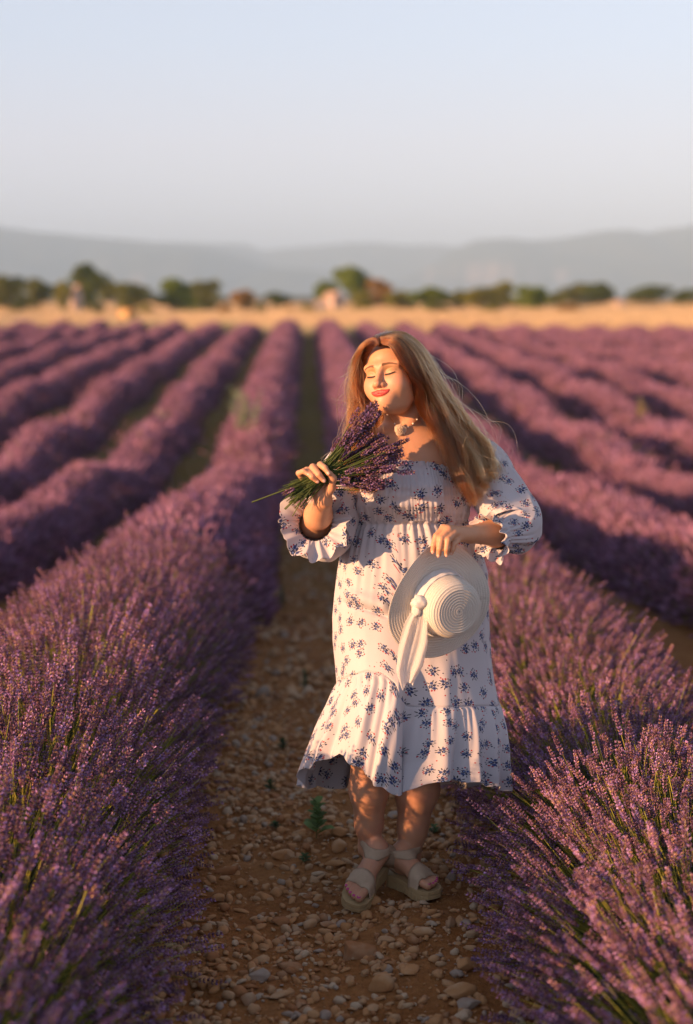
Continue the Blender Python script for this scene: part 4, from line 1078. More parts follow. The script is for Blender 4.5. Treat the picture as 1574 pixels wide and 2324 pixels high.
def build_dress():
    nc, nr = 760, 520
    th = np.linspace(0, 2*np.pi, nc, endpoint=False)          # 0: right side, pi/2: front, pi: left side
    # u of each column at a typical row decides its hem and seam
    c0 = np.cos(th); s0 = np.sin(th)
    def hw(v): return np.interp(v, SV, SL), np.interp(v, SV, SR)
    l, r = hw(1700.0); ucol = (l+r)/2 + (r-l)/2*c0
    front = np.clip(s0*6+.5, 0, 1)
    hem = np.interp(ucol, HEM_U, HEM_V)*front + (1-front)*1786
    l2, r2 = hw(1560.0); uc2 = (l2+r2)/2+(r2-l2)/2*c0
    seam = np.interp(uc2, SEAM_U, SEAM_V)*front + (1-front)*1585
    seam = np.convolve(np.r_[seam[-4:], seam, seam[:4]], np.ones(9)/9, 'valid')
    # rows: 0..ns to the seam, then to the hem
    ns = 380; tt = np.concatenate([np.linspace(0, 1, ns, endpoint=False), np.linspace(1, 2, nr-ns)])
    top = 1040 + 3.0*np.sin(th*9+1) + 2.0*np.sin(th*23) + 5*np.sin(th)*0
    T = tt[:, None]; V = np.where(T <= 1, top+(seam-top)*T, seam+(hem-seam)*(T-1))
    Vr = V
    L_, R_ = np.interp(Vr, SV, SL), np.interp(Vr, SV, SR); cx = (L_+R_)/2; h = (R_-L_)/2
    u = cx + h*np.sign(c0)*np.abs(c0)**.92
    s_ = np.sign(s0)*np.abs(s0)**.92
    dF = np.interp(Vr, SV, DF); dB = np.interp(Vr, SV, DB)
    Y = DCY - np.where(s_ > 0, dF, dB)*s_
    # bust: two soft volumes
    bust = np.exp(-((Vr-1118)/45)**2)*np.clip(s0, 0, 1)*(np.exp(-((u-878)/52)**2)+np.exp(-((u-985)/52)**2))
    Y = Y - .030*bust
    # advancing right leg pushes the skirt forward, ending in a sharp fold
    uc = ucol[None, :]
    edge = 921 - 6*sm(Vr, 1500, 1800)
    leg = sm(u, 765, 835)*(1-sm(u, edge-16, edge+8))*np.clip(s0*3, 0, 1)
    Y = Y - .055*leg*sm(Vr, 1390, 1620)*(1-.25*sm(Vr, 1700, 1800))
    u = u - 12*np.exp(-((u-930)/14)**2)*np.clip(s0*3, 0, 1)*sm(Vr, 1560, 1640)
    crease = np.exp(-((Vr-(1372+.33*(u-800)))/7.0)**2)*sm(u, 770, 800)*(1-sm(u, 868, 900))*np.clip(s0*3, 0, 1)
    Y = Y + .012*crease - .014*np.exp(-((Vr-(1352+.33*(u-800)))/16.0)**2)*sm(u, 765, 800)*(1-sm(u, 868, 900))*np.clip(s0*3, 0, 1)
    P = np.zeros(V.shape+(3,))
    # world position: silhouette column at Y, row height taken at the column's own depth
    d = np.array(_f[:]) + ((u-787)/FPX)[..., None]*np.array(_r[:]) + ((1162-Vr)/FPX)[..., None]*np.array(_u[:])
    ddc = np.array(_f[:]) + ((u-787)/FPX)[..., None]*np.array(_r[:]) + ((1162-Vr)/FPX)[..., None]*np.array(_u[:])
    P = np.array([0, 0, CAM_H]) + ddc*(Y/ddc[..., 1])[..., None]
    X = P[..., 0]; cxw = np.array([0, 0, CAM_H])[0] + ((cx-787)/FPX)*DCY + math.tan(YAW)*DCY
    # outward direction in plan
    N = np.stack([X-cxw, P[..., 1]-DCY], -1); N /= np.linalg.norm(N, axis=-1)[..., None]+1e-9
    S = np.unwrap(th)[None, :]*np.ones_like(V)
    arc = S*.17                                             # metres round the body, roughly
    z = P[..., 2]
    def fn(sa, sz, seed): return vnoise(np.stack([S*sa/(2*np.pi)*1.0, z*sz, np.full_like(S, seed)], -1))
    # periodic angular coordinate for noise
    def pn(fa, sz, seed): return vnoise(np.stack([fa*np.cos(S)+50, fa*np.sin(S)+50, z*sz+seed], -1))
    bod = (1-sm(Vr, 1176, 1190))
    sm_ = np.sin(S*95+4.0*pn(6, 14, 3)) * (.6+.4*pn(14, 40, 5))
    rows_e = .5+.5*np.cos((Vr-1045)/ (20/ (2*np.pi)))
    D = bod*(.0028*sm_*(.5+.9*pn(10, 30, 8)) + .0036*pn(20, 26, 1) + .0020*rows_e*sm(Vr, 1050, 1060))
    D += np.exp(-((Vr-1052)/7)**2)*.002*np.sin(S*60+2*pn(5, 5, 2)) - .003*np.exp(-((Vr-1056)/5)**2)
    # waist elastic and gathers under it
    D += -.007*np.exp(-((Vr-1190)/8)**2) + .003*np.exp(-((Vr-1182)/5)**2)
    g = np.exp(-np.clip(Vr-1190, 0, 1e3)/75)*(Vr > 1183)
    D += g*(.0035*np.sin(S*46+3*pn(6, 3, 4)) + .003*np.sin(S*27+2*pn(3, 2, 6)))
    sk = sm(Vr, 1200, 1290)
    D += sk*(.0055*pn(2.6, 2.0, 7) + .0030*pn(5.5, 2.6, 9) + .0012*pn(10, 12, 12))*(1-.4*leg)
    D += sk*.010*np.exp(-((u-1010)/18)**2)*sm(Vr, 1450, 1560)*np.clip(s0, 0, 1)
    # ruffle below the seam
    q = np.clip((Vr-seam)/(hem-seam+1e-6), 0, 1)*(T > 1)
    below = (T > 1)*1.0
    ph = S*15+2.6*pn(2.2, .9, 15)
    D += below*(q**.8)*(.013*np.sin(ph)+.006*np.sin(ph*2.3+1.7)) + below*(.006*np.sin(np.pi*np.clip(q*1.5, 0, 1))) + below*(1-q)**2*.0030*np.sin(S*62+3*pn(6, 3, 18))*sm(q, 0, .06)
    D += -.004*np.exp(-((Vr-seam)/2.6)**2)
    P[..., 0] += N[..., 0]*D; P[..., 1] += N[..., 1]*D
    P[..., 2] += below*q*.006*np.sin(ph+1.2)
    # cloth coordinates in metres
    U = arc; Vv = -np.cumsum(np.linalg.norm(np.diff(P, axis=0, prepend=P[:1]), axis=-1).mean(1))[:, None]*np.ones_like(S)
    U = U*(1+.25*sm(Vr, 1250, 1400))*(1+.35*below)
    UV = np.stack([U, Vv+below*.013], -1)
    o = plink('dress', cloth_mesh('dress', P, UV)); solid(o)
    return o
dress = build_dress()

def sleeve(name, path, radii, squash, nc=260, nr=240, seed=0, cuff_at=.80, folds=.006, ruffle=.030, uvs=.085, nw=11):
    """cloth tube swept along path; gathers at the cuff, then a wavy flared ruffle"""
    P0 = np.array([A(*p) for p in path]); t0 = np.linspace(0, 1, len(P0)); t = np.linspace(0, 1, nr)
    def cr(t0, X, t):                                        # Catmull-Rom
        X = np.asarray(X, float); X = X.reshape(len(X), -1); Xe = np.vstack([2*X[0]-X[1], X, 2*X[-1]-X[-2]]); s = t*(len(X)-1); i = np.minimum(s.astype(int), len(X)-2); f = (s-i)[:, None]
        p0, p1, p2, p3 = Xe[i], Xe[i+1], Xe[i+2], Xe[i+3]
        return .5*(2*p1+(p2-p0)*f+(2*p0-5*p1+4*p2-p3)*f*f+(3*p1-p0-3*p2+p3)*f**3)
    C = cr(t0, P0, t); rad = cr(t0, radii, t)[:, 0]; sq = cr(t0, squash, t)[:, 0]
    T = np.gradient(C, axis=0); T /= np.linalg.norm(T, axis=1)[:, None]
    k = np.ones(15)/15; T = np.stack([np.convolve(np.pad(T[:, i], 7, 'edge'), k, 'valid') for i in range(3)], -1); T /= np.linalg.norm(T, axis=1)[:, None]
    N = np.zeros_like(T); n = np.array([0, -1.0, 0])
    for i in range(nr): n = n-T[i]*(n@T[i]); n /= np.linalg.norm(n); N[i] = n
    Bn = np.cross(T, N); a = np.linspace(0, 2*np.pi, nc, endpoint=False)
    Tt, Aa = np.meshgrid(t, a, indexing='ij')
    pn = lambda fa, sz, sd: vnoise(np.stack([fa*np.cos(Aa)+30, fa*np.sin(Aa)+30, Tt*sz+sd+seed], -1))
    puff = sm(Tt, .05, .25)*(1-sm(Tt, cuff_at-.16, cuff_at))
    near = np.exp(-((Tt-cuff_at)/.10)**2); top = np.exp(-(Tt/.12)**2)
    D = puff*(folds*1.5*pn(1.3, 3.2, 1)+folds*1.1*pn(2.6, 5.5, 2)) + puff*folds*1.1*(1-2*np.abs(pn(1.6, 2.4, 7)))
    D += (near*(1-np.exp(-((Tt-cuff_at)/.012)**2))+top)*(.0030*np.sin(Aa*24+3*pn(3, 3, 3)))
    q = np.clip((Tt-cuff_at)/(1-cuff_at), 0, 1)
    D += ruffle*.50*q**1.1*(np.sin(Aa*nw+3.5*pn(1.5, 1, 5))*.30+.55*pn(2.6, 1.0, 6)+.35*pn(5.5, 1.0, 16)) + .0020*q*np.sin(Aa*25)
    rr = rad[:, None]+D
    P = C[:, None]+ (np.cos(Aa)*rr)[..., None]*N[:, None]*sq[:, None, None] + (np.sin(Aa)*rr)[..., None]*Bn[:, None]
    P += (T[:, None]*(ruffle*.35*q*(.5*np.cos(Aa*nw+3.5*pn(1.5, 1, 5)+.8)+.8*pn(3.1, 1.2, 21)))[..., None])
    ln = np.cumsum(np.linalg.norm(np.diff(C, axis=0, prepend=C[:1]), axis=1)); UV = np.stack([Aa*uvs, -ln[:, None]*1.35*np.ones_like(Aa)+seed*.3], -1)
    o = link(name, cloth_mesh(name, P, UV), dress); solid(o, .001); return o
sleeve('sleeve', [(1062, 1030, 5.05), (1090, 1052, 5.04), (1122, 1108, 5.02), (1150, 1165, 4.985), (1158, 1200, 4.955), (1130, 1213, 4.905), (1108, 1222, 4.885)],
       [.066, .070, .078, .086, .080, .047, .075], [1, 1, .95, .9, .9, 1, 1.0], seed=3, cuff_at=.83, ruffle=.034, folds=.008)
sleeve('sleeve', [(826, 1030, 5.04), (800, 1056, 5.03), (775, 1115, 5.01), (748, 1175, 5.00), (728, 1204, 4.975), (716, 1190, 4.925), (712, 1186, 4.885)],
       [.066, .068, .072, .084, .088, .050, .100], [1, 1, .95, .9, 1, 1, 1], seed=11, cuff_at=.83, ruffle=.036, folds=.008)

# ---- hat
M_STRAW = None
def mat_straw():
    s = Nodes('white_straw'); a = s.attr('col').outputs['Color']
    sp = s.n('ShaderNodeSeparateColor'); s.l(a, sp.inputs[0])
    # weave: col.r is the angle (turns), col.g the distance along the profile in metres
    ang = s.math('MULTIPLY', sp.outputs[0], 180.0); wv = s.math('ABSOLUTE', s.math('SINE', s.math('MULTIPLY', ang, 3.1416)))
    c = s.mix(s.math('MULTIPLY', s.math('SUBTRACT', 1.0, wv), .35), (.72, .68, .62, 1), (.50, .45, .39, 1))
    n = s.noise(60, 3, .5, s.obj()); c = s.mix(s.math('MULTIPLY', n, .25), c, (.64, .56, .45, 1))
    s.bump(wv, .5, .0012); s.set(Base_Color=c, Roughness=.55, Specular_IOR_Level=.4); s.translucent(c, .18); return s.m
M_STRAW = mat_straw()
HATC = A(999, 1367, 4.815); 
HZ = np.array([.50, -.85, -.10]); HZ /= np.linalg.norm(HZ); HX = np.cross([0, 0, 1.0], HZ); HX = -HX/np.linalg.norm(HX); HX = HX if HX[0] > 0 else -HX; HY = np.cross(HZ, HX); HY = HY if HY[2] > 0 else -HY
def hatp(x, y, z): return HATC + np.multiply.outer(x, HX)+np.multiply.outer(y, HY)+np.multiply.outer(z, HZ)
def build_hat():
    root = empty('straw_hat', tuple(HATC), label='white wide brimmed straw hat with a chiffon ribbon, held at her hip', category='hat')
    inv = Matrix.Translation(-Vector(HATC))
    def hl_(name, me, parent=None):
        o = link(name, me, parent or root)
        if parent is None: o.matrix_parent_inverse = inv
        return o
    def lathe(prof, name, off=(0, 0), dmod=None, ridge=.0013, pitch=.0078):
        prof = np.array(prof); seg = np.r_[0, np.cumsum(np.linalg.norm(np.diff(prof, axis=0), axis=1))]; s = np.arange(0, seg[-1], .00085)
        r = np.interp(s, seg, prof[:, 0]); z = np.interp(s, seg, prof[:, 1]); kk = np.ones(9)/9
        r = np.convolve(np.pad(r, 4, 'edge'), kk, 'valid'); z = np.convolve(np.pad(z, 4, 'edge'), kk, 'valid')
        nr_, nz_ = np.gradient(z), -np.gradient(r); L = np.hypot(nr_, nz_)+1e-9
        rd = ridge*np.abs(np.sin(np.pi*s/pitch)); r2 = r-nr_/L*rd; z2 = z-nz_/L*rd
        n = 220; a = np.linspace(0, 2*np.pi, n, endpoint=False); Aa = a[None]*np.ones((len(s), 1))
        X = r2[:, None]*np.cos(Aa)+off[0]; Yv = r2[:, None]*np.sin(Aa)+off[1]; Z = z2[:, None]*np.ones_like(Aa)
        if dmod is not None: X, Yv, Z = dmod(X, Yv, Z, r[:, None], Aa)
        P = hatp(X, Yv, Z); me = mesh_np(name, P.reshape(-1, 3), grid_faces(n, len(s), True), True, [M_STRAW])
        set_col(me, np.stack([np.repeat(np.tile(a/(2*np.pi), 1)[None], len(s), 0).ravel(), np.repeat(s, n), np.zeros(n*len(s))], -1))
        o = hl_(name, me); m = o.modifiers.new('thickness', 'SOLIDIFY'); m.thickness = .0016; m.offset = 0; return o
    def brimmod(X, Y, Z, r, a):
        f = np.clip((r-.088)/.085, 0, 1)
        Z = Z + f**1.5*(.020*np.cos(2*a+.9)+.010*np.cos(3*a-.6)) ; return X, Y*1.0, Z
    lathe([(.092, .0), (.105, -.003), (.170, -.010)], 'brim', dmod=brimmod)
    def crownmod(X, Y, Z, r, a):
        return X+ Z*.05, Y-Z*.05, Z+.010*(X/.1)*(Z/.1)
    lathe([(.096, -.002), (.092, .02), (.084, .066), (.078, .080), (.064, .088), (.0005, .091)], 'crown', dmod=crownmod)
    # ribbon band round the crown, knot and two hanging tails
    a = np.linspace(0, 2*np.pi, 120, endpoint=False); t = np.linspace(0, 1, 12); T, Aa = np.meshgrid(t, a, indexing='ij')
    z = .002+.032*T; r = .0982-.0075*T+.0008*np.sin(Aa*17+T*5); X, Y, Z = r*np.cos(Aa)+z*.05, r*np.sin(Aa)-z*.05, z
    s = Nodes('white_chiffon'); s.set(Base_Color=(.82, .80, .79), Roughness=.6); s.bsdf.inputs['Sheen Weight'].default_value = .3; s.translucent((.85, .82, .80), .35)
    n = s.noise(300, 2, .6, s.pos()); s.bump(n, .2, .001); MC = s.m
    s = Nodes('sheer_chiffon'); s.set(Base_Color=(.86, .83, .81), Roughness=.6, Alpha=.48); s.translucent((.88, .84, .82), .40)
    sh = s.m
    rb = hl_('ribbon', mesh_np('ribbon', hatp(X, Y, Z).reshape(-1, 3), grid_faces(120, 12, True), True, [MC])); solid(rb, .0012)
    # knot at the lower left of the crown
    kp = A(953, 1368, 4.740); V, F = ico(3); V = V*(1+.28*fbm(V*2.2, 3))[:, None]*np.array([.024, .016, .021])+kp
    link('knot', mesh_np('knot', V, F, True, [MC]), rb)
    V, F = ico(3); V = V*(1+.3*fbm(V*2.6+7, 3))[:, None]*np.array([.013, .012, .020])+A(947, 1384, 4.742); link('knot', mesh_np('knot', V, F, True, [MC]), rb)
    for q_, pts, ws, ph in ((0, [(953, 1372, 4.742), (944, 1410, 4.738), (938, 1460, 4.735), (930, 1510, 4.735), (925, 1553, 4.745)], [.012, .034, .043, .040, .014], 0),
                            (1, [(956, 1372, 4.746), (957, 1410, 4.742), (951, 1460, 4.745), (942, 1505, 4.75), (930, 1545, 4.757)], [.008, .013, .016, .014, .008], 2.0)):
        C = np.array([A(*p) for p in pts]); tt = np.linspace(0, 1, 70); C = np.stack([np.interp(tt, np.linspace(0, 1, 5), C[:, i]) for i in range(3)], -1)
        kk = np.ones(13)/13; C = np.stack([np.convolve(np.pad(C[:, i], 6, 'edge'), kk, 'valid') for i in range(3)], -1)
        w = np.interp(tt, np.linspace(0, 1, 5), ws); s_ = np.linspace(-1, 1, 36); Tt, Ss = np.meshgrid(tt, s_, indexing='ij')
        X = C[:, None, 0]+Ss*w[:, None]*.95; Z = C[:, None, 2]-.012*np.abs(Ss)*Tt + .010*Ss*Tt*(1 if q_ == 0 else -1)
        Y = C[:, None, 1]+(.005*np.sin(Ss*4.0+ph+Tt*2.0)+.0025*np.sin(Ss*9+Tt*7+ph))*sm(Tt, 0, .25)
        o = link('ribbon_tail', mesh_np('ribbon_tail', np.stack([X, Y, Z], -1).reshape(-1, 3), grid_faces(36, 70), True, [sh]), rb); solid(o, .0005)
build_hat()

# ---- bouquet
def mat_bq():
    s = Nodes('cut_lavender'); a = s.attr('col').outputs['Color']; s.set(Base_Color=s.mix(.55, a, (.02, .01, .02, 1)), Roughness=.7, Specular_IOR_Level=.2); s.translucent(a, .08); return s.m
M_BQ = mat_bq()
def build_bouquet():
    grip = A(722, 1087, 4.770)
    root = empty('lavender_bouquet', tuple(grip), label='bunch of cut lavender held up to her chin in her raised hand', category='bouquet')
    r = np.random.default_rng(21); inv = Matrix.Translation(-Vector(grip))
    tips = []
    # tip of each stalk (u, v), most in two fans: one up towards the chin, one to the right over the neckline
    for i in range(42): f = r.random(); tips.append((775+82*f**.8+r.normal(0, 9), 992-72*f+r.normal(0, 14)+10, r.uniform(4.74, 4.86)))
    for i in range(40): f = r.random(); tips.append((838+82*r.random()-10*f, 985+90*f, r.uniform(4.74, 4.86)))
    for i in range(14): tips.append((790+100*r.random(), 1082+26*r.random(), r.uniform(4.75, 4.84)))
    tips += [(852, 912, 4.78), (845, 930, 4.78), (862, 935, 4.77), (926, 998, 4.78), (938, 1072, 4.77), (920, 1050, 4.78), (862, 1108, 4.78), (905, 1040, 4.77), (772, 1000, 4.8)]
    for i, (u, v, Y) in enumerate(tips):
        tip = A(u, v, Y); g = grip + np.array([r.normal(0, .010), r.normal(0, .009), r.normal(0, .010)])
        d = tip-g; L = np.linalg.norm(d); d /= L
        tail = r.uniform(.055, .105); e = g - (d*.55+np.array([.62, 0, .55])*.45/.8)*tail + r.normal(0, .006, 3)
        hl_ = r.uniform(.035, .055); hb = tip-d*hl_; mid = (g+hb)/2 + np.array([0, 0, -.004*r.random()])+r.normal(0, .002, 3)
        B = Buf(); pts = [e, g, mid, hb]; tt = np.linspace(0, 3, 10); pp = np.stack([np.interp(tt, range(4), np.array(pts)[:, k]) for k in range(3)], -1)
        V, q, t = tube(pp, .0012, 4); B.add(V, q, t, np.array([.12, .19, .035])*r.uniform(.7, 1.4))
        X = np.cross(d, [0, 0, 1.0]); X /= np.linalg.norm(X); f0 = B.k
        flower_head(B, hb, d, X, hl_, r, 1.0, 1.0)
        o = link('stalk', B.mesh('stalk', [M_BQ], False), root); o.matrix_parent_inverse = inv
        if r.random() < .55:                                 # a second head lower on the stalk hides the bare stems
            hb2 = g+d*(L*r.uniform(.45, .7))+r.normal(0, .007, 3); B = Buf(); flower_head(B, hb2, d, X, hl_*.9, r, 1.0, 1.0)
            V, q, t = tube([g, hb2], .0011, 4); B.add(V, q, t, np.array([.12, .19, .035])); o = link('stalk', B.mesh('stalk', [M_BQ], False), root); o.matrix_parent_inverse = inv
    # the one long stalk pointing left, and two loose cut ends
    for a_, b_, w in (((722, 1090, 4.77), (572, 1140, 4.74), .0019), ((715, 1095, 4.77), (646, 1155, 4.75), .0017), ((712, 1098, 4.77), (664, 1172, 4.76), .0014)):
        B = Buf(); p0, p1 = A(*a_), A(*b_); V, q, t = tube([p0, (p0+p1)/2+[0, 0, .004], p1], w, 6); B.add(V, q, t, (.26, .33, .06)); o = link('stalk', B.mesh('stalk', [M_BQ], False), root); o.matrix_parent_inverse = inv
    B = Buf(); p0 = A(668, 1108, 4.745); d = A(642, 1122, 4.745)-p0; d /= np.linalg.norm(d); X = np.cross(d, [0, 0, 1.0]); flower_head(B, p0, d, X, .03, r, 1.0, .8); o = link('stalk', B.mesh('stalk', [M_BQ], False), root); o.matrix_parent_inverse = inv
build_bouquet()
# ---- necklace
M_PEARL = Nodes('pearl').set(Base_Color=(.80, .74, .68), Roughness=.18); M_CHAIN = Nodes('gold_chain').set(Base_Color=(.55, .33, .16), Metallic=.9, Roughness=.35)
_s = Nodes('organza'); _s.set(Base_Color=(.60, .48, .37), Roughness=.45); _s.translucent((.8, .68, .55), .3); M_ORG = _s.m
def to_skin(p, off):
    p = np.array(p, float)
    for _ in range(25):
        f = bd.ev(p[None])[0]; 
        if abs(f-off) < .0003: break
        e = .002; g = np.array([bd.ev((p+d)[None])[0]-bd.ev((p-d)[None])[0] for d in np.eye(3)*e]); g /= np.linalg.norm(g)+1e-9; p -= g*(f-off)*.8
    return p
def necklace():
    nk = [(872, 944, 4.965), (880, 956, 4.96), (892, 966, 4.955), (906, 971, 4.955), (925, 969, 4.955), (943, 960, 4.955), (957, 950, 4.965)]
    P = [to_skin(A(*p), .0022) for p in nk]; tt = np.linspace(0, len(P)-1, 40); pp = np.stack([np.interp(tt, range(len(P)), np.array(P)[:, k]) for k in range(3)], -1)
    B = Buf(); V, q, t = tube(pp, .0010, 5); B.add(V, q, t); ch = plink('necklace', B.mesh('necklace', [M_CHAIN]))
    V0, F0 = ico(2)
    for i, r in ((4, .0026), (12, .0026), (27, .0030), (32, .0030), (37, .0026)):
        link('pearl', mesh_np('pearl', V0*r+pp[i], F0, True, [M_PEARL]), ch)
    # rose of wound petals
    c = to_skin(A(908, 974, 4.95), .008); n = np.array([-.15, -.97, .12]); n /= np.linalg.norm(n); X = np.cross([0, 0, 1.0], n); X /= np.linalg.norm(X); Z = np.cross(n, X)
    B = Buf(); r = np.random.default_rng(5)
    for k in range(15):
        rad = .0035+.0010*k; a0 = k*2.35; a = np.linspace(a0, a0+1.9, 12); s_ = np.linspace(0, 1, 5); Aa, S = np.meshgrid(a, s_)
        rr = rad*(.55+.55*S)+.0012*np.sin(Aa*5+k); h = .009-.0006*k+.006*S*(1-k/16)-.004*S**3
        P_ = c+(rr*np.cos(Aa))[..., None]*X+(rr*np.sin(Aa))[..., None]*Z+h[..., None]*n; B.add(P_.reshape(-1, 3), grid_faces(12, 5))
    V, F = ico(2); B.add(c+V*.004+n*.008, None, F)
    link('rose_pendant', B.mesh('rose_pendant', [M_ORG]), ch)
necklace()

# ---- sandals
M_SUEDE = mat_plain('beige_suede', (.52, .38, .26), .85, .25, 40); M_SOLE = mat_plain('tan_rubber', (.52, .36, .18), .7, .35, 25)
def sandal(F, L, ank, lab, left):
    s = L/.232; f = lambda x, y, z: F(x*s, y, z)
    c0 = f(.1, 0, 0); root = link('sandal', None, person, None, label=lab); root.matrix_parent_inverse = PINV
    # sole: outline swept down with lug notches
    xs = np.array([-.012, -.004, .02, .06, .10, .14, .175, .205, .228, .243, .246]); hw = np.array([.004, .022, .034, .034, .034, .041, .046, .045, .037, .022, .004]); cy = np.array([0, 0, 0, -.002, -.004, -.003, 0, .002, .005, .007, .008])
    xx = np.linspace(0, 1, 60)**1.0; xi = np.interp(xx, np.linspace(0, 1, 11), xs)
    hwi = np.interp(xi, xs, hw); cyi = np.interp(xi, xs, cy)
    out = [(x, c+h) for x, c, h in zip(xi, cyi, hwi)]+[(x, c-h) for x, c, h in zip(xi[::-1], cyi[::-1], hwi[::-1])]
    out = np.array(out); n = len(out); th = lambda x: .034+.010*(1-sm(x, .0, .16))
    rings = []
    arc = np.r_[0, np.cumsum(np.linalg.norm(np.diff(out, axis=0), axis=1))]; notch = (np.sin(arc/.026*2*np.pi) > .90)
    for zf, sc in ((0, .93), (-.0, 1.0), (-.30, 1.01), (-.36, .985), (-.42, 1.01), (-1.0, 1.015), (-1.0, .90)):
        ring = []
        for i, (x, y) in enumerate(out):
            cc = np.interp(x, xs, cy); k = sc*(.95 if (notch[i] and zf < -.35) else 1)
            z = zf*th(x); xr = .117+(x-.117)*(sc if sc < 1 else 1+.004)
            ring.append(f(xr, cc+(y-cc)*k, z + (.010*sm(x, .19, .25) if zf <= -1 else 0)))
        rings.append(ring)
    V = np.array(rings).reshape(-1, 3); B = Buf(); nr = len(rings); B.add(V, grid_faces(n, nr, True))
    top = f(.117, 0, 0); bot = f(.117, 0, -.036); B.add(np.vstack([V[:n], top]), None, [(n, (i+1) % n, i) for i in range(n)]); B.add(np.vstack([V[-n:], bot]), None, [(n, i, (i+1) % n) for i in range(n)])
    link('sole', B.mesh('sole', [M_SOLE], False), root)
    def band(fn, n_t, w, name, th_=.0022, closed=False):
        """fn(t) -> start point inside the foot, outward dir, width dir, end point on the sole or None"""
        ts = np.linspace(0, 1, n_t); rows = []
        for t in ts:
            c, o_, wd, fix = fn(t); o_ = o_/np.linalg.norm(o_); wd = wd/np.linalg.norm(wd)
            ww = w(t) if callable(w) else w; outer = []
            for q in (-1, -.5, 0, .5, 1):
                p = fix+wd*ww/2*q if fix is not None else skin_off(c+wd*ww/2*q+o_*.02, o_, .0014)
                outer.append(p)
            d_ = np.array([(p-c)@o_ for p in outer]); s2 = d_.copy()
            if fix is None:                                  # leather stays taut: no dips between the edges
                s2[1:-1] = np.maximum(d_[1:-1], (d_[:-2]+d_[2:])/2); outer = [p+o_*(b-a) for p, a, b in zip(outer, d_, s2)]
            rows.append([p+o_*th_ for p in outer]+[p-o_*.0003 for p in outer[::-1]])
        V = np.array(rows).reshape(-1, 3); B = Buf(); B.add(V, grid_faces(10, n_t, True))
        link(name, B.mesh(name, [M_SUEDE]), root)
    def skin_off(p, dirv, off):
        # first point along -dirv where the distance to the body is off
        p = p + dirv*.035
        for _ in range(40):
            d = bd.ev(p[None])[0]
            if d < off+.0003: break
            p = p-dirv*min(d-off, .006)
        return p
    ex, ey, ez = F(1, 0, 0)-F(0, 0, 0), F(0, 1, 0)-F(0, 0, 0), F(0, 0, 1)-F(0, 0, 0)
    def over(x0, slope):
        def g(t):
            a = math.pi*t; dv = ey*math.cos(a)+ez*math.sin(a); x = x0+slope*math.cos(a)
            fix = f(x, (.042 if t < .5 else -.044), -.004) if (t < .05 or t > .95) else None
            return f(x, 0, .012), dv, ex, fix
        return g
    band(over(.168, .010), 31, .046, 'toe_strap')
    # ankle strap round the leg above the heel, a little lower at the back
    def ring(t):
        a = 2*math.pi*t; dv = ex*math.cos(a)+ey*math.sin(a); c = f(.056, 0, .072) + ez*(.004*math.cos(a)); 
        return c, dv, ez, None
    band(ring, 41, .021, 'ankle_strap')
    # heel counter: from the ankle strap down to the sole, round the back
    def heel(t):
        a = math.pi*(.5+1.0*t); dv = ex*math.cos(a)+ey*math.sin(a); c = f(.045, 0, .042)
        return c, dv, ez, None
    band(heel, 31, lambda t: .030+.055*(.35+.65*abs(2*t-1)), 'heel_counter')
sandal(FR, lenR, AR, 'sandal on the stepping foot with its heel lifted', False); sandal(FL, lenL, AL, 'sandal turned outward, flat on the ground', True)

# ---- hair
def mat_hair():
    m = bpy.data.materials.new('reddish_blonde_hair'); m.use_nodes = True; t = m.node_tree; t.nodes.remove(t.nodes['Principled BSDF'])
    h = t.nodes.new('ShaderNodeBsdfHairPrincipled'); h.model = 'CHIANG'; h.parametrization = 'COLOR'
    at = t.nodes.new('ShaderNodeAttribute'); at.attribute_name = 'hue'; rp = t.nodes.new('ShaderNodeValToRGB')
    rp.color_ramp.elements[0].color = (.032, .0065, .0014, 1); rp.color_ramp.elements[1].color = (.24, .13, .055, 1); e_ = rp.color_ramp.elements.new(.5); e_.color = (.17, .048, .010, 1)
    t.links.new(at.outputs['Fac'], rp.inputs[0]); t.links.new(rp.outputs[0], h.inputs['Color'])
    h.inputs['Roughness'].default_value = .25; h.inputs['Radial Roughness'].default_value = .45
    for nme in ('Random Color', 'Random Roughness'):
        if nme in h.inputs: h.inputs[nme].default_value = .15
    t.links.new(h.outputs[0], t.nodes['Material Output'].inputs[0]); return m
M_HAIR = mat_hair()
def spline(P, n):
    P = np.asarray(P, float); K = len(P); Xe = np.vstack([2*P[0]-P[1], P, 2*P[-1]-P[-2]]); s = np.linspace(0, K-1, n); i = np.minimum(s.astype(int), K-2); f = (s-i)[:, None]
    p0, p1, p2, p3 = Xe[i], Xe[i+1], Xe[i+2], Xe[i+3]; return .5*(2*p1+(p2-p0)*f+(2*p0-5*p1+4*p2-p3)*f*f+(3*p1-p0-3*p2+p3)*f**3)
NP = 26
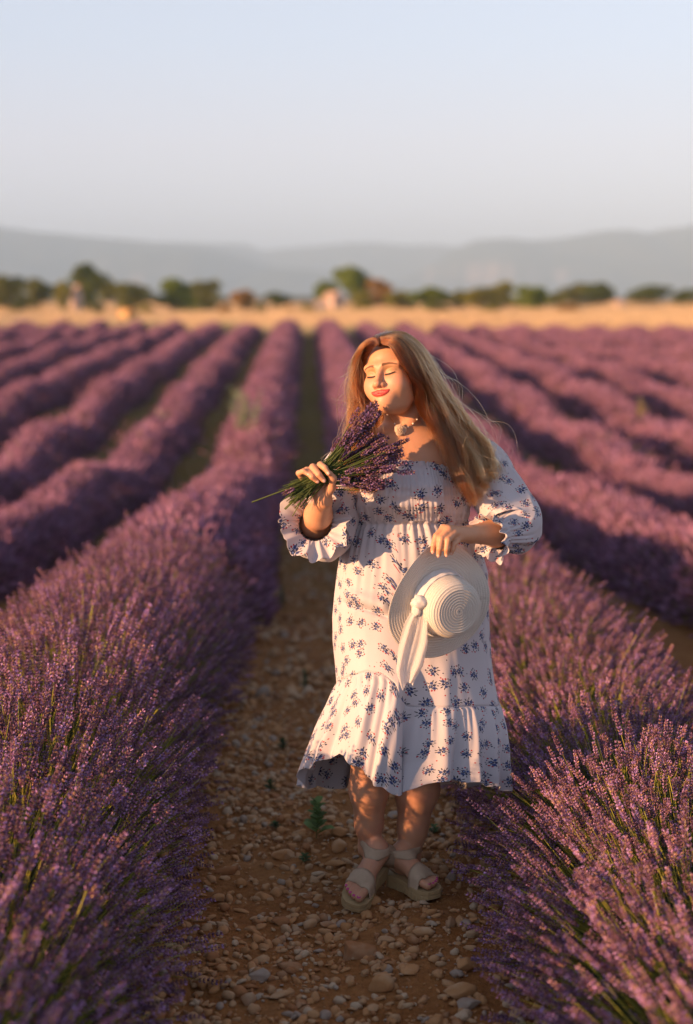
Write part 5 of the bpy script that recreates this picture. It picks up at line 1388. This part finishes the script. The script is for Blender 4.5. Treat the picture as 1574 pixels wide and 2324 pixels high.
def hair_set(guides, count, seed, thick=.010, clump=.75, frizz=.0035, hue=(.2, .9), lo=.75, hi=1.05, wave=.004):
    """strands between neighbouring guides; thick = depth of the layer"""
    r = np.random.default_rng(seed); G = np.array([spline([A(*p) for p in g], NP) for g in guides])
    ng = len(G); out = []; hues = []
    nlock = max(8, count//170); locks = []
    t = np.linspace(0, 1, NP)
    for i in range(nlock):
        s = r.random()*(ng-1); j = min(int(s), ng-2); f = s-j; C = G[j]*(1-f)+G[j+1]*f
        a = r.uniform(0, 6.28); w = wave*r.uniform(.3, 1.3)
        side = np.array([1, 0, .3]); C = C + (np.sin(t*r.uniform(7, 15)+a)*w*sm(t, .12, .8))[:, None]*side + np.array([0, 1, 0])*(np.cos(t*8+a)*w*.8*sm(t, .2, .8))[:, None]
        C = C + np.array([0, 1, 0])*thick*r.uniform(-1, 1)*sm(t, 0, .15)[:, None]
        C = C + np.array([0, -1, 0])*r.uniform(-1, 1)*.016*sm(t, .15, .5)[:, None]; locks.append((s, C, r.random()))
    ls = np.array([l[0] for l in locks])
    for n in range(count):
        s = r.random()*(ng-1); j = min(int(s), ng-2); f = s-j; base = G[j]*(1-f)+G[j+1]*f
        c = np.argsort(np.abs(ls-s)+r.random(nlock)*.10*(ng-1))[0]; C = locks[c][1]
        k = clump*sm(t, .05, .55)*r.uniform(.7, 1.0); P = base*(1-k)[:, None]+C*k[:, None]
        rad = r.normal(0, 1, 3)*np.array([.0036, .0042, .0036])*(1-.35*sm(t, .6, 1)[:, None])*(.6+.8*t[:, None]); P = P+rad
        fz = frizz*(r.random()**3*3.2+.25); a = r.uniform(0, 6.28, 3); w = r.uniform(4, 15, 3)
        P = P + (np.sin(t[:, None]*w+a)*fz*sm(t, .1, .7)[:, None])
        L = r.uniform(lo, hi); tn = np.clip(t*L, 0, 1)*(NP-1); i0 = np.minimum(tn.astype(int), NP-2); ff = (tn-i0)[:, None]; P = P[i0]*(1-ff)+P[i0+1]*ff
        out.append(P); hues.append(np.clip(hue[0]+(hue[1]-hue[0])*(.80*(locks[c][2]-.5)+.12*r.random()+.30+.50*(s/(ng-1)-.3)), 0, 1))
    return np.array(out), np.array(hues)
# right side of the picture, from the strand framing the face out to the back of the head
RG = [
 [(870, 779, 4.893), (888, 784, 4.878), (903, 806, 4.870), (922, 838, 4.874), (944, 866, 4.893), (950, 893, 4.91), (957, 925, 4.925), (985, 965, 4.93), (1008, 1010, 4.92), (1030, 1060, 4.885), (1052, 1105, 4.875), (1072, 1150, 4.88)],
 [(868, 772, 4.900), (895, 772, 4.875), (919, 800, 4.872), (938, 842, 4.880), (958, 872, 4.90), (968, 905, 4.92), (985, 945, 4.93), (1014, 990, 4.93), (1037, 1045, 4.90), (1060, 1095, 4.885), (1092, 1132, 4.89)],
 [(864, 770, 4.915), (904, 768, 4.895), (935, 798, 4.89), (958, 838, 4.895), (975, 875, 4.92), (988, 915, 4.94), (1012, 960, 4.95), (1045, 1010, 4.95), (1066, 1060, 4.93), (1086, 1095, 4.91), (1106, 1112, 4.92)],
 [(868, 765, 4.94), (912, 762, 4.935), (948, 790, 4.93), (970, 828, 4.94), (988, 870, 4.96), (1008, 915, 4.98), (1038, 962, 4.98), (1072, 1012, 4.97), (1090, 1045, 4.95), (1106, 1070, 4.94), (1118, 1090, 4.95)],
 [(872, 762, 4.97), (915, 757, 4.98), (953, 783, 4.98), (977, 820, 4.99), (997, 862, 5.00), (1022, 910, 5.00), (1058, 958, 5.00), (1092, 1000, 4.99), (1112, 1030, 4.97), (1128, 1056, 4.96), (1146, 1078, 4.97)],
]
BG_ = [  # behind the neck, right
 [(900, 765, 5.05), (935, 800, 5.09), (945, 860, 5.10), (945, 920, 5.11), (950, 980, 5.12), (980, 1040, 5.13), (1000, 1090, 5.13)],
 [(910, 765, 5.05), (960, 800, 5.08), (985, 860, 5.07), (1005, 920, 5.07), (1035, 985, 5.08), (1070, 1035, 5.09), (1090, 1075, 5.10)]]
LG = [
 [(858, 780, 4.893), (850, 781, 4.905), (837, 798, 4.945), (827, 826, 4.975), (824, 858, 4.985), (828, 890, 4.98), (842, 925, 4.97), (850, 960, 4.96), (842, 1005, 4.94), (825, 1060, 4.90), (815, 1100, 4.895), (800, 1118, 4.90)],
 [(862, 777, 4.905), (845, 777, 4.92), (826, 793, 4.955), (815, 826, 4.98), (811, 862, 4.98), (813, 900, 4.965), (822, 940, 4.96), (828, 985, 4.94), (820, 1030, 4.91), (805, 1075, 4.895), (790, 1110, 4.90)],
 [(864, 770, 4.92), (840, 772, 4.93), (817, 792, 4.94), (804, 825, 4.96), (799, 862, 4.975), (801, 900, 4.98), (803, 935, 4.97), (797, 970, 4.95), (783, 1000, 4.93), (765, 1028, 4.92), (745, 1048, 4.93)]]
CG = [  # crown of the head towards the back
 [(862, 783, 4.893), (858, 772, 4.91), (850, 768, 4.95), (835, 790, 5.02), (830, 850, 5.07), (838, 920, 5.09), (850, 990, 5.09), (850, 1050, 5.09)],
 [(865, 777, 4.90), (873, 764, 4.93), (880, 758, 4.99), (890, 775, 5.07), (900, 850, 5.10), (905, 920, 5.11), (905, 990, 5.11), (905, 1050, 5.11)],
 [(868, 772, 4.91), (890, 763, 4.93), (915, 762, 4.99), (940, 785, 5.05), (955, 850, 5.08), (965, 920, 5.10), (975, 990, 5.11), (985, 1050, 5.11)]]
def build_hair():
    sets = [hair_set(RG, 9000, 1, .016, .94, .003, (-.05, 1.0), lo=.62, hi=1.06, wave=.019), hair_set(BG_, 1800, 2, .02, .5, .006, (.3, 1.0)), hair_set(LG, 4200, 3, .014, .8, .004, (-.1, .6), lo=.6, wave=.016),
            hair_set(CG, 3200, 4, .010, .4, .003, (.1, .6)), hair_set(RG[2:], 260, 6, .03, .1, .022, (.7, 1.2), .6, 1.12), hair_set(LG[1:], 200, 7, .03, .1, .022, (.5, 1.0), .5, 1.15)]
    S = np.concatenate([s[0] for s in sets]); Hh = np.concatenate([s[1] for s in sets])
    # keep strands outside the head and neck
    r0 = np.random.default_rng(77); sh = S.shape; Pf = S.reshape(-1, 3)
    near = np.where(np.linalg.norm(Pf-HC, axis=1) < .30)[0]
    for _ in range(3):
        q = Pf[near]; f = bd.ev(q); m = f < .0035; ii = near[m]
        if len(ii) == 0: break
        q = Pf[ii]; e = .002; g = np.stack([bd.ev(q+d)-bd.ev(q-d) for d in np.eye(3)*e], -1); g /= np.linalg.norm(g, axis=1)[:, None]+1e-9
        Pf[ii] = q + g*(.0042-f[m])[:, None]
    S = Pf.reshape(sh)
    tq = np.linspace(0, 1, NP)[None]; ph = (S[:, 12, 0]*9+r0.normal(0, .35, len(S)))[:, None]*1.0
    S[..., 0] += .0085*np.sin(2*np.pi*1.9*tq+ph*1.6)*sm(tq, .35, .75); S[..., 1] += .008*np.cos(2*np.pi*1.9*tq+ph*1.6)*sm(tq, .35, .75)
    hc = bpy.data.hair_curves.new('hair'); hc.add_curves([NP]*len(S))
    hc.points.foreach_set('position', S.astype(np.float32).ravel())
    t = np.linspace(0, 1, NP); rad = .00042*(1-.75*t**3); rad = np.tile(rad, len(S))
    hc.points.foreach_set('radius', rad.astype(np.float32))
    a = hc.attributes.new('hue', 'FLOAT', 'POINT'); a.data.foreach_set('value', np.clip(Hh[:, None]*.95+.30*t[None]**1.1-.12, 0, 1).astype(np.float32).ravel())
    hc.materials.append(M_HAIR); o = plink('hair', hc, kind='stuff')
build_hair()
SC.cycles_curves.shape = 'RIBBONS' if hasattr(SC, 'cycles_curves') else 'RIBBONS'

# ---- small weeds on the path and among the rows
M_WEED = mat_grass('weed_leaf')
def leafy(u, v, h, n, leaf, col, label, seed, fan=.25, cat='weed', group=None, up=.5):
    r = np.random.default_rng(seed); p = from_px(u, v); z = float(ground_z(np.array(p.x), np.array(p.y)))
    root = empty('weed', (p.x, p.y, z), label=label, category=cat)
    if group: root['group'] = group
    ns = max(1, n//16); k = 0
    for s_ in range(ns):
        a = r.uniform(0, 6.28); top = np.array([math.cos(a)*fan*h*(s_ > 0), math.sin(a)*fan*h*(s_ > 0), h*r.uniform(.8, 1)]); pts = np.array([[0, 0, 0], top*.5+[0.006, 0, 0], top])
        B = Buf(); V, q, t = tube(pts, [.0016, .0013, .0006], 5); B.add(V, q, t, np.array(col)*.9); st = link('stem', B.mesh('stem', [M_WEED]), root)
        m = n//ns
        for i in range(m):
            f = .12+.88*i/m; b = np.array([np.interp(f, [0, .5, 1], pts[:, j]) for j in range(3)]); a = i*2.4+r.uniform(-.4, .4); l = leaf*(1.15-.55*f)*r.uniform(.8, 1.2)
            d = np.array([math.cos(a), math.sin(a), up+f*.6]); d /= np.linalg.norm(d); s2 = np.array([-math.sin(a), math.cos(a), 0]); nn = np.cross(d, s2); w = l*.40
            V = [b, b+d*l*.35+s2*w+nn*w*.35, b+d*l*.45, b+d*l*.35-s2*w+nn*w*.35, b+d*l*.75+s2*w*.75+nn*w*.2-[0, 0, l*.05], b+d*l*.8-[0, 0, l*.06], b+d*l*.75-s2*w*.75+nn*w*.2-[0, 0, l*.05], b+d*l-[0, 0, l*.16]]
            B = Buf(); B.add(V, [(0, 2, 1, 1), ][:0], [(0, 2, 1), (0, 3, 2), (1, 2, 5), (1, 5, 4), (2, 3, 6), (2, 6, 5), (4, 5, 7), (5, 6, 7)], np.array(col)*r.uniform(.75, 1.3))
            link('leaf', B.mesh('leaf', [M_WEED]), root)
leafy(718, 1912, .13, 18, .058, (.15, .22, .07), 'upright green weed with broad leaves growing between stones beside her sandals', 1)
leafy(690, 1962, .03, 10, .028, (.07, .11, .04), 'flat little green sprout at the left of the long pale stone', 2, .6, up=.15)
leafy(622, 1890, .03, 12, .026, (.07, .10, .04), 'small low weed left of the upright green weed', 3, .6, up=.2)
leafy(984, 1892, .03, 10, .026, (.10, .15, .06), 'bright small sprout right behind her turned out leg', 4, .6, up=.3)
leafy(640, 1705, .05, 14, .03, (.06, .09, .035), 'dim green weed in the shaded path left of the hem', 5, .5, up=.3)
leafy(612, 1800, .04, 12, .028, (.06, .09, .035), 'dim low weed at the edge of the left lavender row', 6, .5, up=.3)
leafy(690, 1570, .10, 18, .035, (.16, .17, .09), 'pale weed on the path behind her, blurred', 7, .4, up=.6)
leafy(640, 1380, .16, 22, .045, (.22, .21, .13), 'tall pale weed at the left side of the far path', 8, .3, up=.7)
def tall_weed(k, y, h, label, col, n=40, wd=.3, dx=0.0):
    r = np.random.default_rng(int(y*10)); x = row_x(k)+dx; z = float(gz(np.array(x), np.array(y)))+.25
    root = empty('tall_weed', (x, y, z), label=label, category='weed')
    for i in range(14):
        a = r.uniform(0, 6.28); top = np.array([math.cos(a)*wd*r.random(), math.sin(a)*wd*r.random(), h*r.uniform(.75, 1.05)]); B = Buf(); V, q, t = tube([(0, 0, 0), top*.55+[0, 0, .05*h], top], [.008, .006, .003], 4); B.add(V, q, t, col)
        for j in range(n//2):
            f = r.uniform(.3, 1); b = top*f; d = r.normal(size=3); d[2] = abs(d[2]); d /= np.linalg.norm(d); s2 = np.cross(d, r.normal(size=3)); s2 /= np.linalg.norm(s2); l = .09
            B.add([b, b+d*l*.5+s2*.018, b+d*l, b+d*l*.5-s2*.018], [(0, 1, 2, 3)], None, np.array(col)*r.uniform(.7, 1.3))
        link('stem', B.mesh('stem', [M_WEED], False), root)
tall_weed(-1, 27.5, 1.15, 'pale grey green bushy weed standing up from the nearest left lavender row', (.26, .30, .20), 60, .32, -.12)
tall_weed(3, 33.0, .75, 'thin yellowish weed poking up between lavender rows right of her hair', (.34, .27, .14), 16, .10)
tall_weed(7, 50.0, 1.3, 'tall thin dry weed among the far rows near the right edge', (.40, .30, .18), 14, .12)
tall_weed(-2, 32.0, .5, 'pale grey weed low on the second lavender row left of the path', (.22, .24, .17), 20, .18)
